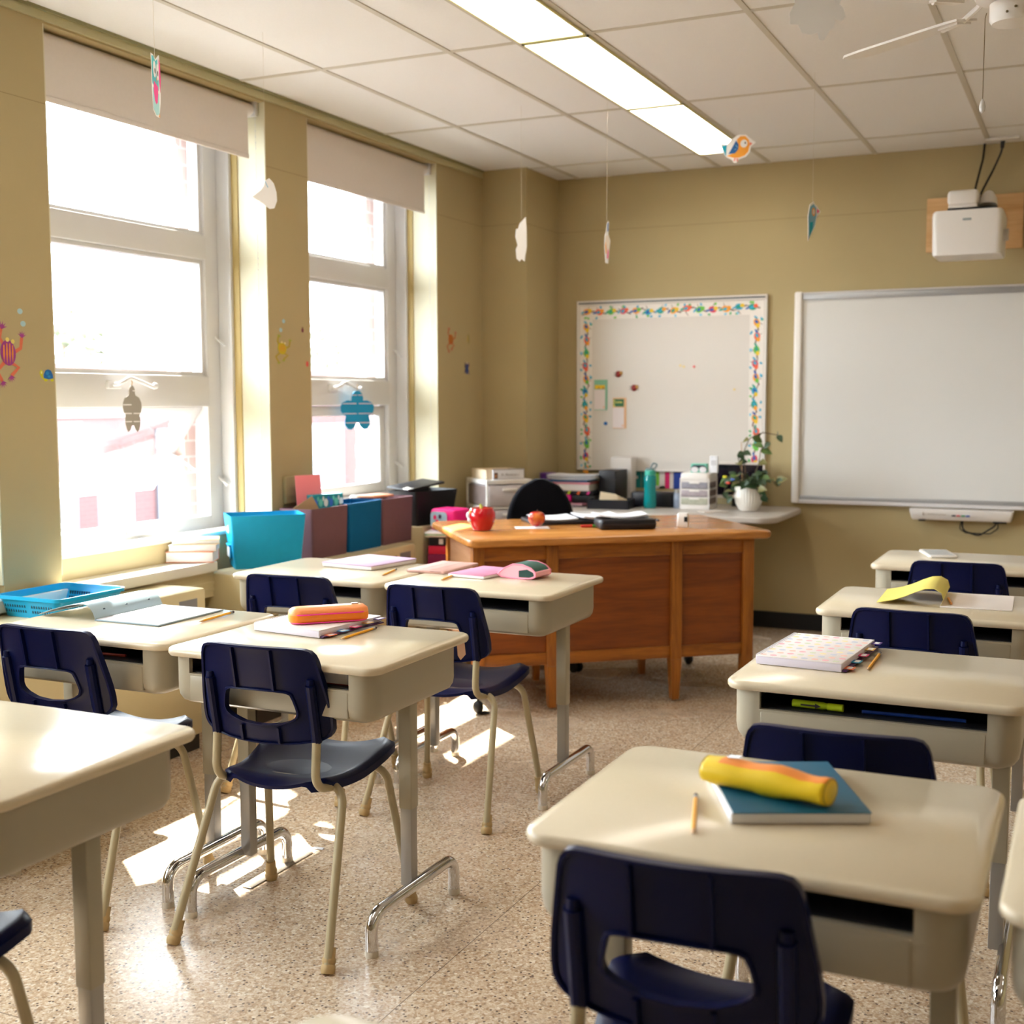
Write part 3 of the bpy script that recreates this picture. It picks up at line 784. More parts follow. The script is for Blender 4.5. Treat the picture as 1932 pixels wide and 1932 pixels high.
t = thing('marker_pen', 'red and green pen beside the black zipped case', 'pen', (-2.155, 5.435, TZ+.006), D(35))
obj(MB().tube([(-.035, 0, 0), (.02, 0, 0)], .006, 8), 'pen_body', C('pen_red', '#c8322c'), t)
obj(MB().tube([(.02, 0, 0), (.045, 0, 0)], .006, 8), 'pen_cap', C('pen_green', '#5aa84a'), t)
t = thing('desk_timer', 'small white desk clock with dark display on the wooden desk', 'clock', (-1.752, 5.64, TZ), D(15))
mb = MB(); mb.loft([[(x, y, z) for x, y in rrect(w, d, .008)] for z, w, d in ((0, .056, .060), (.004, .058, .062), (.060, .052, .045), (.066, .046, .038))])
obj(mb, 'clock_case', M_WHITE, t)
obj(MB().rbox(.006, .022, -.030, -.022, .026, .050, .001), 'display', M_BLACK, t)

# ------------------------------------------------------------------ back counter
t = thing('wall_counter', 'long grey laminate counter along the back wall under the decorated whiteboard', 'counter', (0, 0, 0))
mb = MB(); mb.slab(1.62, .775, .11, [(.006, .712), (0, .718), (0, .739), (.006, .745)], -2.36, 7.02, 8); mb.slab(.7, .47, .02, [(.006, .712), (0, .718), (0, .739), (.006, .745)], -2.80, 7.165, 4)
obj(mb, 'worktop', M_COUNTER, t)
mb = MB(); mb.rbox(-3.12, -3.09, 6.72, 7.40, 0, .712, .003); mb.rbox(-2.35, -2.32, 6.80, 7.40, 0, .712, .003); mb.box(-3.09, -2.32, 7.38, 7.405, .3, .712)
obj(mb, 'support_panel', C('counter_panel', '#3a322d'), t)
mb = MB()
for x in (-1.95,): mb.rbox(x-.02, x+.02, 6.80, 7.405, .66, .712, .003); mb.rbox(x-.02, x+.02, 7.37, 7.405, .35, .712, .003)
obj(mb, 'bracket', M_GREYM, t)
CZ = .745
# drawer tower by the column
M_CLEAR = mat('clear_drawer', '#c9c2c4', .25, noise=.2, nscale=14)
M_CLEARD = mat('clear_drawer_dark', '#7e6f6c', .3, noise=.35, nscale=20)
def drawer_tower(name, w, d, h, n, zb, t, top=.02):
    s = MB(); e = .012
    for x in (-w/2, w/2-e):
        for y in (-d/2, d/2-e): s.rbox(x, x+e, y, y+e, zb, h, .003)
    hh = (h-top-zb)/n
    s.rbox(-w/2, w/2, -d/2, d/2, h-top, h, .004)
    for k in range(n+1):
        z = zb+k*hh
        s.rbox(-w/2, w/2, -d/2, d/2, z-.006, z+.008, .003)
    s.box(-w/2+.002, w/2-.002, d/2-.006, d/2-.002, zb, h)
    obj(s, 'frame', M_WHITE, t)
    for k in range(n):
        z = zb+k*hh
        b = MB(); b.rbox(-w/2+e+.002, w/2-e-.002, -d/2-.004, d/2-.02, z+.012, z+hh-.012, .006)
        do = obj(b, 'drawer', M_CLEAR, t)
        g = MB(); g.box(w/2-e-.001, w/2-.003, -d/2+.03, d/2-.03, z+.016, z+hh-.016); g.box(-w/2+.003, -w/2+e+.001, -d/2+.03, d/2-.03, z+.016, z+hh-.016)
        obj(g, 'drawer_side', M_CLEARD, do)
        q = MB(); q.rbox(-w*.16, w*.16, -d/2-.012, -d/2-.003, z+hh*.68, z+hh*.80, .003)
        obj(q, 'pull', M_WHITE, do)
cx, cy, a = -3.17, 6.40, D(48.5)
ctr = Vector((cx, cy))+Vector((math.cos(a), math.sin(a)))*.145+Vector((-math.sin(a), math.cos(a)))*.16
t = thing('drawer_tower', 'white plastic drawer tower with clear drawers by the wall column', 'drawers', (ctr.x, ctr.y, 0), a)
drawer_tower('x', .29, .32, .925, 6, .03, t)
t = thing('storage_tray', 'shallow cream tray on top of the white drawer tower', 'tray', (ctr.x-.01, ctr.y+.005, .925), a)
mb = MB()
for x0, x1, y0, y1 in ((-.12, .12, -.115, -.11), (-.12, .12, .11, .115), (-.12, -.115, -.115, .115), (.115, .12, -.115, .115)): mb.box(x0, x1, y0, y1, 0, .055)
mb.box(-.12, .12, -.115, .115, 0, .004); obj(mb, 'tray_body', C('tray_cream', '#d9c7ac'), t)
t = thing('name_sign', 'framed white name card leaning on the tray above the drawer tower', 'sign', tuple(ctr-Vector((-math.sin(a), math.cos(a)))*.145)+(.926,), a)
obj(MB().rbox(-.10, .10, -.004, .004, 0, .062, .002), 'sign_card', M_PAPER, t)
mb = MB(); mb.box(-.10, .10, -.0055, -.0045, .056, .062); mb.box(-.10, .10, -.0055, -.0045, 0, .003); mb.box(.096, .10, -.0055, -.0045, 0, .062)
obj(mb, 'sign_border', C('sign_grey', '#a39ca0'), t)
mb = MB(); mb.box(-.092, -.070, -.0055, -.0045, .006, .040); mb.m = 1; mb.box(-.088, -.076, -.006, -.0055, .012, .030)
obj(mb, 'sign_picture', [C('pic_brown', '#5a3a34'), C('pic_tan', '#c08a60')], t)
mb = MB()
for k, w in enumerate((.008, .003, .010, .009, .011, .009, .010, .008, .007)): mb.box(-.045+k*.013, -.045+k*.013+w, -.0055, -.0045, .022, .031+(.004 if k in (0, 2) else 0))
obj(mb, 'sign_writing', C('sign_ink', '#b3adae'), t)

# office chair behind the desk
t = thing('office_chair', 'black padded office chair standing behind the wooden desk', 'chair', (-2.66, 6.02, 0), D(25))
mb = MB(); rings = []
for k in range(13):
    z = .55+.415*k/12; u = k/12
    hw = .215*math.sqrt(max(.02, 1-max(0, (u-.35)/.66)**2.2)); yy = .10-.05*u
    rings.append([(x*1.0, yy+y+.35*x*x*-1, z) for x, y in rrect(1.72*hw, .075*(1-.25*u), .036, 5)])
mb.loft(rings)
obj(mb, 'backrest', mat('black_fabric', '#090a12', .9, noise=.1, bump=.2, bscale=900, spec=.1, sheen=.1), t, 60)
obj(MB().rbox(-.225, .225, -.36, .08, .43, .50, .03, .06), 'seat', MATS['black_fabric'], t)
obj(MB().rbox(-.03, .03, .12, .16, .40, .66, .008), 'back_bracket', M_BLACK, t)
obj(MB().tube([(0, -.14, .08), (0, -.14, .44)], .026, 12), 'gas_column', M_BLACK, t)
for k in range(5):
    an = D(72*k+22); ex, ey = .27*math.cos(an), -.14+.27*math.sin(an)
    l = MB(); l.tube([(0, -.14, .105), (ex*.6, -.14+(ey+.14)*.6, .10), (ex, ey, .078)], [.024, .018, .014], 8)
    lo = obj(l, 'leg', M_BLACK, t)
    c_ = MB()
    for s in (-1, 1):
        px, py = ex-s*.016*math.sin(an), ey+s*.016*math.cos(an)
        c_.tube([(px-.008*s*math.sin(an), py+.008*s*math.cos(an), .028), (px+.004*s*math.sin(an), py-.004*s*math.cos(an), .028)], .028, 14)
    c_.tube([(ex, ey, .03), (ex, ey, .08)], .007, 8)
    obj(c_, 'caster', M_BLACK, lo)

# counter items
def book(name, label, cat, w, d, h, hexc, loc, rz, group=None, pages=True, cover_t=.002):
    t = thing(name, label, cat, loc, rz, group)
    if pages:
        obj(MB().box(-w/2+.003, w/2-.003, -d/2+.003, d/2-.002, cover_t, h-cover_t), 'pages', M_PAPER, t, 0)
        mb = MB(); mb.rbox(-w/2, w/2, -d/2, d/2, 0, cover_t, .0008); mb.rbox(-w/2, w/2, -d/2, d/2, h-cover_t, h, .0008); mb.rbox(-w/2-.001, -w/2+.003, -d/2, d/2, 0, h, .001)
        obj(mb, 'cover', C('cover_'+hexc[1:], hexc, .45), t)
    else:
        obj(MB().rbox(-w/2, w/2, -d/2, d/2, 0, h, min(.004, h*.4)), 'cover', C('cover_'+hexc[1:], hexc, .5), t)
    return t
sx, sy = -2.90, 7.03
book('magazine', 'lilac magazine at the bottom of the pile on the back counter', 'magazine', .24, .20, .010, '#8b86b8', (sx+.0, sy-.03, CZ), D(4))
book('magazine', 'red and white magazine sticking out beside the pink pouch on the back counter', 'magazine', .20, .22, .008, '#c7798c', (sx+.06, sy-.02, CZ+.0105), D(-14))
t = thing('pencil_pouch', 'bright magenta pencil pouch in the pile on the back counter', 'pouch', (sx-.065, sy-.055, CZ+.019))
obj(MB().rbox(-.10, .10, -.05, .06, 0, .05, .016), 'pouch_body', C('magenta', '#e0148a', .45), t)
obj(MB().tube([(.035, -.052, .024), (.045, -.055, .020)], .003, 6), 'zip_pull', M_PVC, t)
book('black_folder', 'black folder block beside the magenta pouch', 'folder', .15, .18, .045, '#0c0b10', (sx+.115, sy, CZ+.019), D(2), None, False)
t = thing('tabbed_organizer', 'black organiser with bright index tabs under the white box', 'organizer', (sx+.03, sy, CZ+.0695))
obj(MB().rbox(-.16, .15, -.09, .10, 0, .022, .004), 'organizer_body', M_COVER, t)
for k, h in enumerate(('#d02c78', '#56a9d6', '#c8d432', '#f0703a', '#d83a8c')):
    x = -.14+.062*k
    mb = MB(); mb.prism([(x, .002), (x+.014, .002), (x+.024, .021), (x+.008, .021)], .003, lambda u, v, w: (u, -.0925+w*-1, v))
    obj(mb, 'index_tab', C('tab_'+h[1:], h), t)
book('paper_box', 'white cardboard box in the pile on the back counter', 'box', .25, .19, .040, '#ded8d2', (sx+.03, sy, CZ+.092), D(0), None, False)
book('folder', 'pink folder above the white box in the pile', 'folder', .26, .20, .013, '#d98f98', (sx+.035, sy, CZ+.1325), D(-2), None, False)
book('folder', 'blue folder above the pink folder in the pile', 'folder', .24, .20, .013, '#2c6ca0', (sx+.02, sy, CZ+.146), D(2), None, False)
mb = MB(); sheets(mb, .29, .21, 0, 16, .012, .004, 4)
solo(mb, 'paper_stack', M_PAPER, 'untidy stack of papers on top of the pile on the back counter', 'papers', (sx+.03, sy, CZ+.160), D(3))
t = thing('storage_jar', 'clear jar with purple lid behind the office chair', 'jar', (-3.085, 7.10, CZ))
obj(MB().lathe([(.045, 0), (.05, .01), (.05, .135)], n=20), 'jar_body', C('jar_pinkish', '#a8808a', .2, noise=.3), t)
obj(MB().lathe([(.053, .135), (.053, .185), (.048, .19)], n=20), 'lid', C('purple_lid', '#5b2a86', .35), t)
t = thing('magazine_file', 'black upright file holder next to the paper pile', 'file holder', (-2.665, 7.13, CZ))
obj(MB().rbox(-.055, .055, -.10, .11, 0, .215, .004), 'holder', M_COVER, t)
t = thing('file_box', 'tall white file box standing right of the black file holder', 'file box', (-2.652, 7.33, CZ))
mb = MB(); mb.rbox(-.085, .052, -.045, .045, 0, .285, .004); obj(mb, 'box_body', C('filebox_white', '#d6d0cc', .6), t)
t = thing('desk_tray', 'black tray holding cream envelopes on the back counter', 'tray', (-2.585, 6.90, CZ), D(8))
mb = MB(); mb.box(-.13, .12, -.09, .09, 0, .006)
for q in ((-.13, .12, -.09, -.084), (-.13, .12, .084, .09), (-.13, -.124, -.09, .09), (.114, .12, -.09, .09)): mb.box(*q, 0, .055)
obj(mb, 'tray_body', M_COVER, t)
for k in range(4):
    mb = MB(); mb.prism([(-.07+.02*k, .03), (.05+.015*k, .035), (.04+.015*k, .085-.01*k), (-.06+.02*k, .10-.012*k)], .001, lambda u, v, w: (u, -.04+.02*k+w, v))
    tag(obj(mb, 'envelope', C('envelope_cream', '#d8c4a4'), None, 0, None, (-2.585, 6.90, CZ), D(8)), 'cream envelopes standing in the black tray on the back counter', 'envelope', 'envelopes in the black tray')
t = thing('desk_caddy', 'wide black caddy standing behind the turquoise bottle', 'caddy', (-2.385, 7.13, CZ))
obj(MB().rbox(-.145, .135, -.07, .07, 0, .088, .012, .03), 'caddy_body', M_COVER, t)
obj(MB().prism([(-.06, .088), (-.035, .088), (-.04, .115)], .004, lambda u, v, w: (u, w-.05, v)), 'orange_clip', C('orange_clip', '#f2603a'), t)
# bottle
t = thing('water_bottle', 'turquoise water bottle with grey spout lid on the back counter', 'bottle', (-2.373, 6.98, CZ))
M_TEAL = mat('teal_plastic', '#0f9a9c', .12, noise=.08, nscale=10, trans=.25, coat=.3)
obj(MB().lathe([(.032, 0), (.037, .006), (.038, .02), (.035, .10), (.036, .16), (.036, .185), (.031, .197)], n=28), 'bottle_body', M_TEAL, t)
obj(MB().lathe([(.033, .198), (.034, .205), (.033, .222), (.028, .226)], n=24), 'cap', mat('teal_cap', '#3fae9a', .35, noise=.03), t)
mb = MB(); mb.rbox(-.026, .022, -.012, .012, .222, .240, .004); mb.tube(arc_fillet([(.0, 0, .236), (.018, 0, .268), (.045, 0, .262), (.026, 0, .232)], .008), .005, 8)
obj(mb, 'spout', C('spout_grey', '#5f6f72', .4), t)
# letter cards on the wall under the board
def letter(name, strokes, bg, x, w, z0, z1, label):
    t = thing(name, label, 'letter card', (x, YB-.0015, z0), 0, 'letter cards above the back counter')
    h = z1-z0
    obj(MB().box(0, w, 0, .002, 0, h), 'card', C('card_'+bg[1:], bg), t, 0)
    mb = MB()
    for a, b, c, d in strokes: mb.box(a*w, b*w, -.0015, -.0005, c*h, d*h)
    obj(mb, 'letter', C('letter_white', '#e2d8d2'), t, 0)
Fs = [(0, .28, 0, 1), (0, 1, .86, 1), (.2, .75, .42, .56)]
Is = [(.3, .72, 0, 1)]
Ts = [(0, 1, .86, 1), (.36, .68, 0, 1)]
Ib = [(.55, 1, 0, 1), (0, 1, 0, .12), (0, 1, .86, 1)]
letter('letter_card', Fs, '#13807e', -2.662, .078, .832, .967, 'teal card with white letter F, first of the row')
letter('letter_card', Is, '#13807e', -2.581, .07, .832, .967, 'card with white letter I right of the letter F')
letter('letter_card', Ib, '#7cbe3a', -2.503, .076, .832, .967, 'green card with white letter right of the turquoise bottle')
letter('letter_card', [(0, .8, .86, 1)], '#d81e68', -2.425, .030, .832, .967, 'narrow pink card with white bar along its top in the letter row')
letter('letter_card', [(0, .28, 0, 1), (.78, 1, .86, 1)], '#1c3f9e', -2.393, .085, .832, .967, 'dark blue card with white stem at its left in the letter row')
t = thing('glass_jar', 'small glass jar of odds and ends beside the little drawers', 'jar', (-2.225, 7.06, CZ))
obj(MB().lathe([(.024, 0), (.027, .005), (.027, .085), (.022, .092)], n=18), 'jar_glass', mat('jar_glassy', '#8f9aae', .1, noise=.4, nscale=60), t)
obj(MB().lathe([(.025, .092), (.025, .108)], n=18), 'lid', M_GREYM, t)
t = thing('mini_drawers', 'small white three-drawer unit with clear drawers on the counter', 'drawers', (-2.105, 7.08, CZ), D(2))
s = MB(); w, d, h = .175, .20, .215
s.rbox(-w/2, w/2, -d/2, d/2, h-.05, h, .012, .02); s.rbox(-w/2, w/2, -d/2, d/2, 0, .03, .003)
for x in (-w/2, w/2-.008):
    for y in (-d/2, d/2-.008): s.box(x, x+.008, y, y+.008, 0, h-.03)
for k in range(1, 4): s.box(-w/2, w/2, -d/2, d/2, .025+k*.047-.004, .025+k*.047+.002)
obj(s, 'frame', M_WHITE, t)
for k, hx in enumerate(('#b3b5a4', '#aaa0a6', '#96949e')):
    z = .030+k*.047
    do = obj(MB().rbox(-w/2+.009, w/2-.009, -d/2-.003, d/2-.01, z, z+.038, .003), 'drawer', mat('mini_'+hx[1:], hx, .25, noise=.3, nscale=40), t)
    obj(MB().box(w/2-.006, w/2-.003, -d/2+.02, d/2-.02, z+.002, z+.036), 'drawer_side', M_CLEARD, do)
    obj(MB().rbox(-.03, .03, -d/2-.007, -d/2-.002, z+.030, z+.038, .002), 'pull', M_WHITE, do)
t = thing('penguin_box', 'small mint box with a black and white penguin picture on the little drawers', 'box', (-2.095, 7.06, CZ+.215), D(8))
obj(MB().rbox(-.048, .048, -.03, .03, 0, .052, .004), 'box_body', C('mint', '#74c8b4'), t)
mb = MB(); mb.prism([(-.050, .012), (-.046, .03), (-.03, .045), (.03, .045), (.046, .03), (.050, .012), (.0, .028)], .002, lambda u, v, w: (u, -.032-w, v))
mb.m = 1
for sx_ in (-.024, .024):
    mb.prism([(sx_+.022*math.cos(2*PI*k/14), .018+.017*math.sin(2*PI*k/14)) for k in range(14)], .003, lambda u, v, w: (u, -.032-w, v))
obj(mb, 'penguin_picture', [C('penguin_dark', '#2e333c'), M_PAPER], t)
t = thing('calendar_card', 'tall white printed card standing on the little drawers', 'card', (-2.005, 7.05, CZ+.215), D(-4))
obj(MB().rbox(-.024, .024, -.008, .008, 0, .10, .002), 'card_body', M_PAPER, t)
mb = MB()
for r in range(3):
    for k in range(4): mb.box(-.016+k*.009, -.010+k*.009, -.0090, -.0082, .045+r*.010, .052+r*.010)
mb.box(-.012, -.008, -.009, -.0082, .09, .094); mb.box(.010, .014, -.009, -.0082, .09, .094); mb.box(-.002, .002, -.009, -.0082, .034, .037)
obj(mb, 'printing', C('print_grey', '#a7a4a6'), t)
t = thing('monitor', 'dark monitor with pale frame behind the potted plant', 'monitor', (-1.915, 7.30, CZ), D(0))
mb = MB(); mb.rbox(-.15, .15, -.008, .012, .050, .068, .003); mb.rbox(-.15, .15, -.008, .012, .252, .268, .003); mb.rbox(-.15, -.14, -.008, .012, .05, .268, .003); mb.rbox(.14, .15, -.008, .012, .05, .268, .003)
obj(mb, 'frame', C('monitor_pale', '#d6cdc6', .4), t)
obj(MB().box(-.142, .142, -.004, .010, .06, .26), 'screen', mat('screen_dark', '#120c1c', .15, noise=.1), t)
obj(MB().rbox(-.05, .05, .0, .02, 0, .06, .003), 'stand', M_BLACK, t)
book('notepad', 'thin pale pad lying in front of the little drawers', 'pad', .11, .15, .006, '#cfc6bd', (-1.965, 6.89, CZ), D(-50), None, False)

# plant
t = thing('potted_plant', 'trailing green plant in a ribbed white pot at the counter end', 'plant', (-1.79, 7.02, CZ))
mb = MB(); rings = []
for r, z in ((.040, 0), (.052, .006), (.070, .04), (.080, .085), (.080, .12), (.078, .145), (.073, .145), (.073, .12)):
    rings.append([((r+(.0018*math.cos(30*2*PI*k/120) if .01 < z < .13 else 0))*math.cos(2*PI*k/120), (r+(.0018*math.cos(30*2*PI*k/120) if .01 < z < .13 else 0))*math.sin(2*PI*k/120), z) for k in range(120)])
mb.loft(rings); obj(mb, 'pot', mat('pot_white', '#e4e0d8', .45, noise=.02), t, 30)
obj(MB().lathe([(.001, .12), (.072, .12)], n=20, cap0=False, cap1=False), 'soil', C('soil', '#2a1c14', .9), t)
st = MB(); lf = MB()
def leaf(mb, p, dirv, nrm, L, w, mi):
    mb.m = mi
    u = dirv.normalized(); v = nrm.cross(u).normalized(); n = u.cross(v)
    pts = [(0, 0), (.12, .32), (.32, .5), (.55, .46), (.8, .25), (1, 0)]
    vs = []; fs = []
    for a, b in pts: vs.append(p+u*a*L-n*(a*a*.25*L)+n*.0)
    for s in (1, -1):
        for a, b in pts[1:-1]: vs.append(p+u*a*L+v*s*b*w+n*(abs(b)*w*.35-a*a*.25*L))
    A = list(range(6)); R_ = [0, 6, 7, 8, 9, 5]; L_ = [0, 10, 11, 12, 13, 5]
    for i in range(5):
        fs.append([j for j in dict.fromkeys((A[i], A[i+1], R_[i+1], R_[i]))]); fs.append([j for j in dict.fromkeys((A[i+1], A[i], L_[i], L_[i+1]))])
    mb.add([tuple(x) for x in vs], fs)
rnd = random.Random(5)
stems = [[(0,0,.12),(-.02,0,.22),(-.03,-.01,.34),(.0,0,.42),(.08,-.01,.455),(.17,-.02,.44)],
         [(.01,0,.12),(.03,0,.20),(.06,-.01,.28),(.07,-.01,.36),(.12,0,.40)],
         [(0,0,.12),(-.02,-.02,.18),(-.05,-.03,.28),(-.06,-.03,.33)],
         [(.02,0,.12),(.06,-.02,.17),(.12,-.03,.19),(.17,-.04,.17),(.19,-.04,.20)],
         [(-.02,0,.12),(-.08,-.03,.17),(-.12,-.04,.16),(-.13,-.05,.11)],
         [(.02,.0,.12),(.07,.02,.18),(.09,.02,.24)], [(0,-.02,.12),(-.04,-.05,.16),(-.09,-.06,.20)],
         [(.02,-.02,.12),(.05,-.06,.15),(.08,-.08,.13),(.09,-.08,.09)],[(.0,-.02,.12),(.01,-.06,.17),(.03,-.08,.19)],[(-.02,-.01,.12),(-.05,-.05,.13),(-.08,-.07,.09)]]
for si, s in enumerate(stems):
    s = arc_fillet(s, .04, 4)
    st.tube([tuple(p) for p in s], .0028, 6)
    dens = 3 if si < 2 else 2
    for k in range(3 if si < 2 else 1, len(s), dens):
        p = s[k]
        a = rnd.uniform(0, 2*PI)
        d = Vector((math.cos(a), math.sin(a)*.7-.2, rnd.uniform(-.3, .5)))
        nrm = Vector((rnd.uniform(-.4, .4), rnd.uniform(-1, -.2), rnd.uniform(.3, 1))).normalized()
        if k > len(s)*.4 or si > 2: leaf(lf, p, d, nrm, rnd.uniform(.045, .07), rnd.uniform(.034, .052), rnd.choice((0, 0, 1, 2)))
    p = s[-1]; leaf(lf, p, Vector((rnd.uniform(-.5, 1), -.3, -.5)), Vector((0, -.8, .6)), .05, .036, 0)
for k in range(55):
    a = rnd.uniform(0, 2*PI); r = rnd.uniform(.02, .10)
    p = Vector((r*math.cos(a)*1.1-.01, r*math.sin(a)*.8, rnd.uniform(.13, .215)))
    leaf(lf, p, Vector((math.cos(a), math.sin(a), rnd.uniform(-.7, .5))), Vector((rnd.uniform(-.5, .5), rnd.uniform(-1, 0), rnd.uniform(.3, 1))).normalized(), rnd.uniform(.042, .064), rnd.uniform(.030, .046), rnd.choice((0, 0, 0, 1, 2)))
obj(st, 'stems', C('plant_stem', '#5a4a32'), t)
obj(lf, 'foliage', [C('leaf_dark', '#2c4326', .45), C('leaf_mid', '#57733a', .45), C('leaf_olive', '#6e6a3c', .5)], t, 60)
mb = MB(); mb.tube([(-.035, -.01, .12), (-.045, -.005, .40)], .0022, 6); obj(mb, 'plant_stake', C('stake', '#b58a5a'), t)
mb = MB()
for k, (x, z) in enumerate(((-.12, .20), (-.10, .165), (-.075, .185))): mb.m = k % 3; mb.sphere((x, -.075, z), .011, 8, 6, (1.3, 1, .7))
obj(mb, 'flower_pick', [C('pick_yellow', '#d8d02c'), C('pick_red', '#e0503c'), C('pick_blue', '#5878c8')], t)
# ------------------------------------------------------------------ things by the windows
HZ = .65
t = thing('wire_basket', 'shallow bright blue plastic basket with slotted sides on the near heater', 'basket', (-3.255, 3.215, HZ))
mb = MB(); T0, T1 = (.26, .28), (.30, .33); H0 = .075
def brect(f): return [(x, y) for x, y in rrect(T0[0]+(T1[0]-T0[0])*f, T0[1]+(T1[1]-T0[1])*f, .03, 5)]
mb.loft([[(x, y, 0) for x, y in brect(0)], [(x, y, H0) for x, y in brect(.75)], [(x, y, H0) for x, y in brect(1.0)], [(x, y, H0-.012) for x, y in brect(1.0)], [(x, y, H0-.012) for x, y in brect(.98)], [(x, y, H0-.004) for x, y in brect(.95)], [(x, y, H0-.004) for x, y in brect(.73)], [(x*.985, y*.985, .003) for x, y in brect(.0)]])
obj(mb, 'basket_shell', mat('sky_blue_plastic', '#0ea5d8', .3, noise=.04), t)
g = MB()
for r in range(2):
    for k in range(22):
        if k in (7, 8, 14, 15): continue
        y = -.115+k*.011; z = .018+r*.018
        for s in (-1, 1):
            x = s*(T0[0]/2+(T1[0]-T0[0])/2*.75*z/H0); g.box(x-.0022, x+.0022, y, y+.005, z, z+.012)
    for k in range(20):
        if k in (9, 10): continue
        x = -.11+k*.011; z = .018+r*.018
        for s in (-1, 1):
            y = s*(T0[1]/2+(T1[1]-T0[1])/2*.75*z/H0); g.box(x, x+.005, y-.0022, y+.0022, z, z+.012)
obj(g, 'side_slots', C('slot_navy', '#1b3a52'), t)
def bin_(name, label, hexc, loc, rz, w, d, h, taper, grp, rim=True, wall=.006, cut=None):
    t = thing(name, label, 'storage bin', loc, rz, grp)
    mb = MB()
    def R(f, i=0): return [(x, y) for x, y in rrect((w*(taper+(1-taper)*f))-2*i, (d*(taper+(1-taper)*f))-2*i, .012, 3)]
    mb.loft([[(x, y, 0) for x, y in R(0)], [(x, y, h) for x, y in R(1)], [(x, y, h) for x, y in R(1, wall)], [(x, y, .01) for x, y in R(.02, wall)]])
    obj(mb, 'bin_body', mat('bin_'+hexc[1:], hexc, .5 if rim else .8, noise=.06, nscale=30, spec=.4 if rim else .15), t)
    return t
M_TQ = '#069ccc'
t = bin_('storage_bin', 'turquoise plastic bin with a label holder at the left end of the bin row', M_TQ, (-3.345, 4.515, HZ), D(45), .335, .215, .235, .86, None)
mb = MB(); mb.rbox(-.166, -.160, -.045, .045, .095, .105, .002); mb.rbox(-.160, -.152, -.045, .045, .045, .105, .002)
mb.m = 1; mb.box(-.163, -.1605, -.038, .038, .05, .095); mb.m = 2; mb.sphere((-.160, 0, .17), .02, 12, 8, (.3, 1, 1))
obj(mb, 'label_holder', [mat('bin_'+M_TQ[1:], M_TQ), M_PAPER, C('finger_hole', '#dfeef4')], t)
bin_('fabric_bin', 'plum fabric bin right behind the turquoise bin, with cards sticking out', '#6d5058', (-3.345, 4.905, HZ), D(90), .305, .19, .235, .95, 'fabric bins on the heater', False)
bin_('fabric_bin', 'deep blue fabric bin between the two plum fabric bins', '#0a5a8c', (-3.345, 5.220, HZ), D(90), .305, .19, .238, .97, 'fabric bins on the heater', False)
bin_('fabric_bin', 'plum fabric bin at the right end of the bin row', '#6d5058', (-3.345, 5.535, HZ), D(90), .305, .19, .235, .95, 'fabric bins on the heater', False)
mb = MB(); mb.rbox(-.075, .075, -.0015, .0015, 0, .25, .001); o = solo(mb, 'pink_card', C('card_pink', '#f58a94', .6), 'tall pink card standing in the plum bin by the window pier', 'card', (-3.36, 4.905, HZ+.135), D(72)); o.rotation_euler = (D(-6), 0, D(72))
t = thing('patterned_box', 'teal patterned box sticking out of the plum bin', 'box', (-3.345, 4.99, HZ+.145), D(78))
obj(MB().rbox(-.10, .10, -.03, .03, 0, .145, .003), 'box_body', C('teal_box', '#0f8f9d', .5), t)
mb = MB()
for k in range(6):
    mb.m = k % 3; cx = -.085+k*.034; mb.prism([(cx+.013*math.cos(2*PI*q/10), .105+.020*math.sin(2*PI*q/10)) for q in range(10)], .001, lambda u, v, w: (u, -.0305-w, v))
    mb.prism([(cx-.017+.006*math.cos(2*PI*q/8), .125+.012*math.sin(2*PI*q/8)) for q in range(8)], .0012, lambda u, v, w: (u, -.0305-w, v))
obj(mb, 'box_pattern', [C('pat_blue', '#2a6fd0'), C('pat_aqua', '#5fd0c4'), C('pat_white', '#d9ecec')], t)
mb = MB(); mb.prism([(-.10, 0), (.07, 0), (.03, .075)], .004, lambda u, v, w: (u, w, v))
solo(mb, 'kraft_folder', C('kraft', '#b3936f', .8), 'brown paper folder corner poking out of the plum bin', 'folder', (-3.33, 4.82, HZ+.215), D(55))
book('orange_folder', 'orange folder lying on top of the right-hand plum bin', 'folder', .16, .12, .012, '#e09a72', (-3.37, 5.50, HZ+.238), D(80), None, False)
# books behind the turquoise bin
for k, (h, hx, lab) in enumerate(((.045, '#f0926c', 'orange-edged book at the bottom of the small pile on the window ledge'), (.028, '#e9e2d2', 'white book in the middle of the small pile on the window ledge'), (.020, '#e8c890', 'thin tan book on top of the small pile on the window ledge'))):
    book('book', lab, 'book', .14, .20, h, hx, (-3.485, 4.19+.012*k, .7035+[0, .0455, .074][k]), D(-62+5*k), 'books on the window ledge')
# low cabinet, black bin and pile beyond the heater
t = thing('low_cabinet', 'low cream cabinet past the end of the heater under the far window', 'cabinet', (-3.33, 6.0, 0))
obj(MB().rbox(-.125, .125, -.29, .22, 0, .715, .005), 'cabinet_body', M_HEAT, t)
t = bin_('storage_bin', 'black plastic bin with black folders lying across its top', '#0c0c12', (-3.31, 5.90, .716), D(75), .33, .22, .185, .84, None)
t = thing('clip_folder', 'black folder lying askew across the black bin', 'folder', (-3.32, 5.84, .924), D(70))
o = obj(MB().rbox(-.13, .13, -.09, .09, 0, .012, .003), 'folder_cover', M_COVER, t); o.rotation_euler = (D(3), D(-7), 0)
t = thing('storage_cube', 'plain cream storage cube holding the pile of pink things', 'cube', (-3.06, 5.76, 0), D(10))
obj(MB().rbox(-.12, .12, -.12, .12, 0, .495, .006), 'cube_body', M_HEAT, t)
px_, py_ = -3.06, 5.76
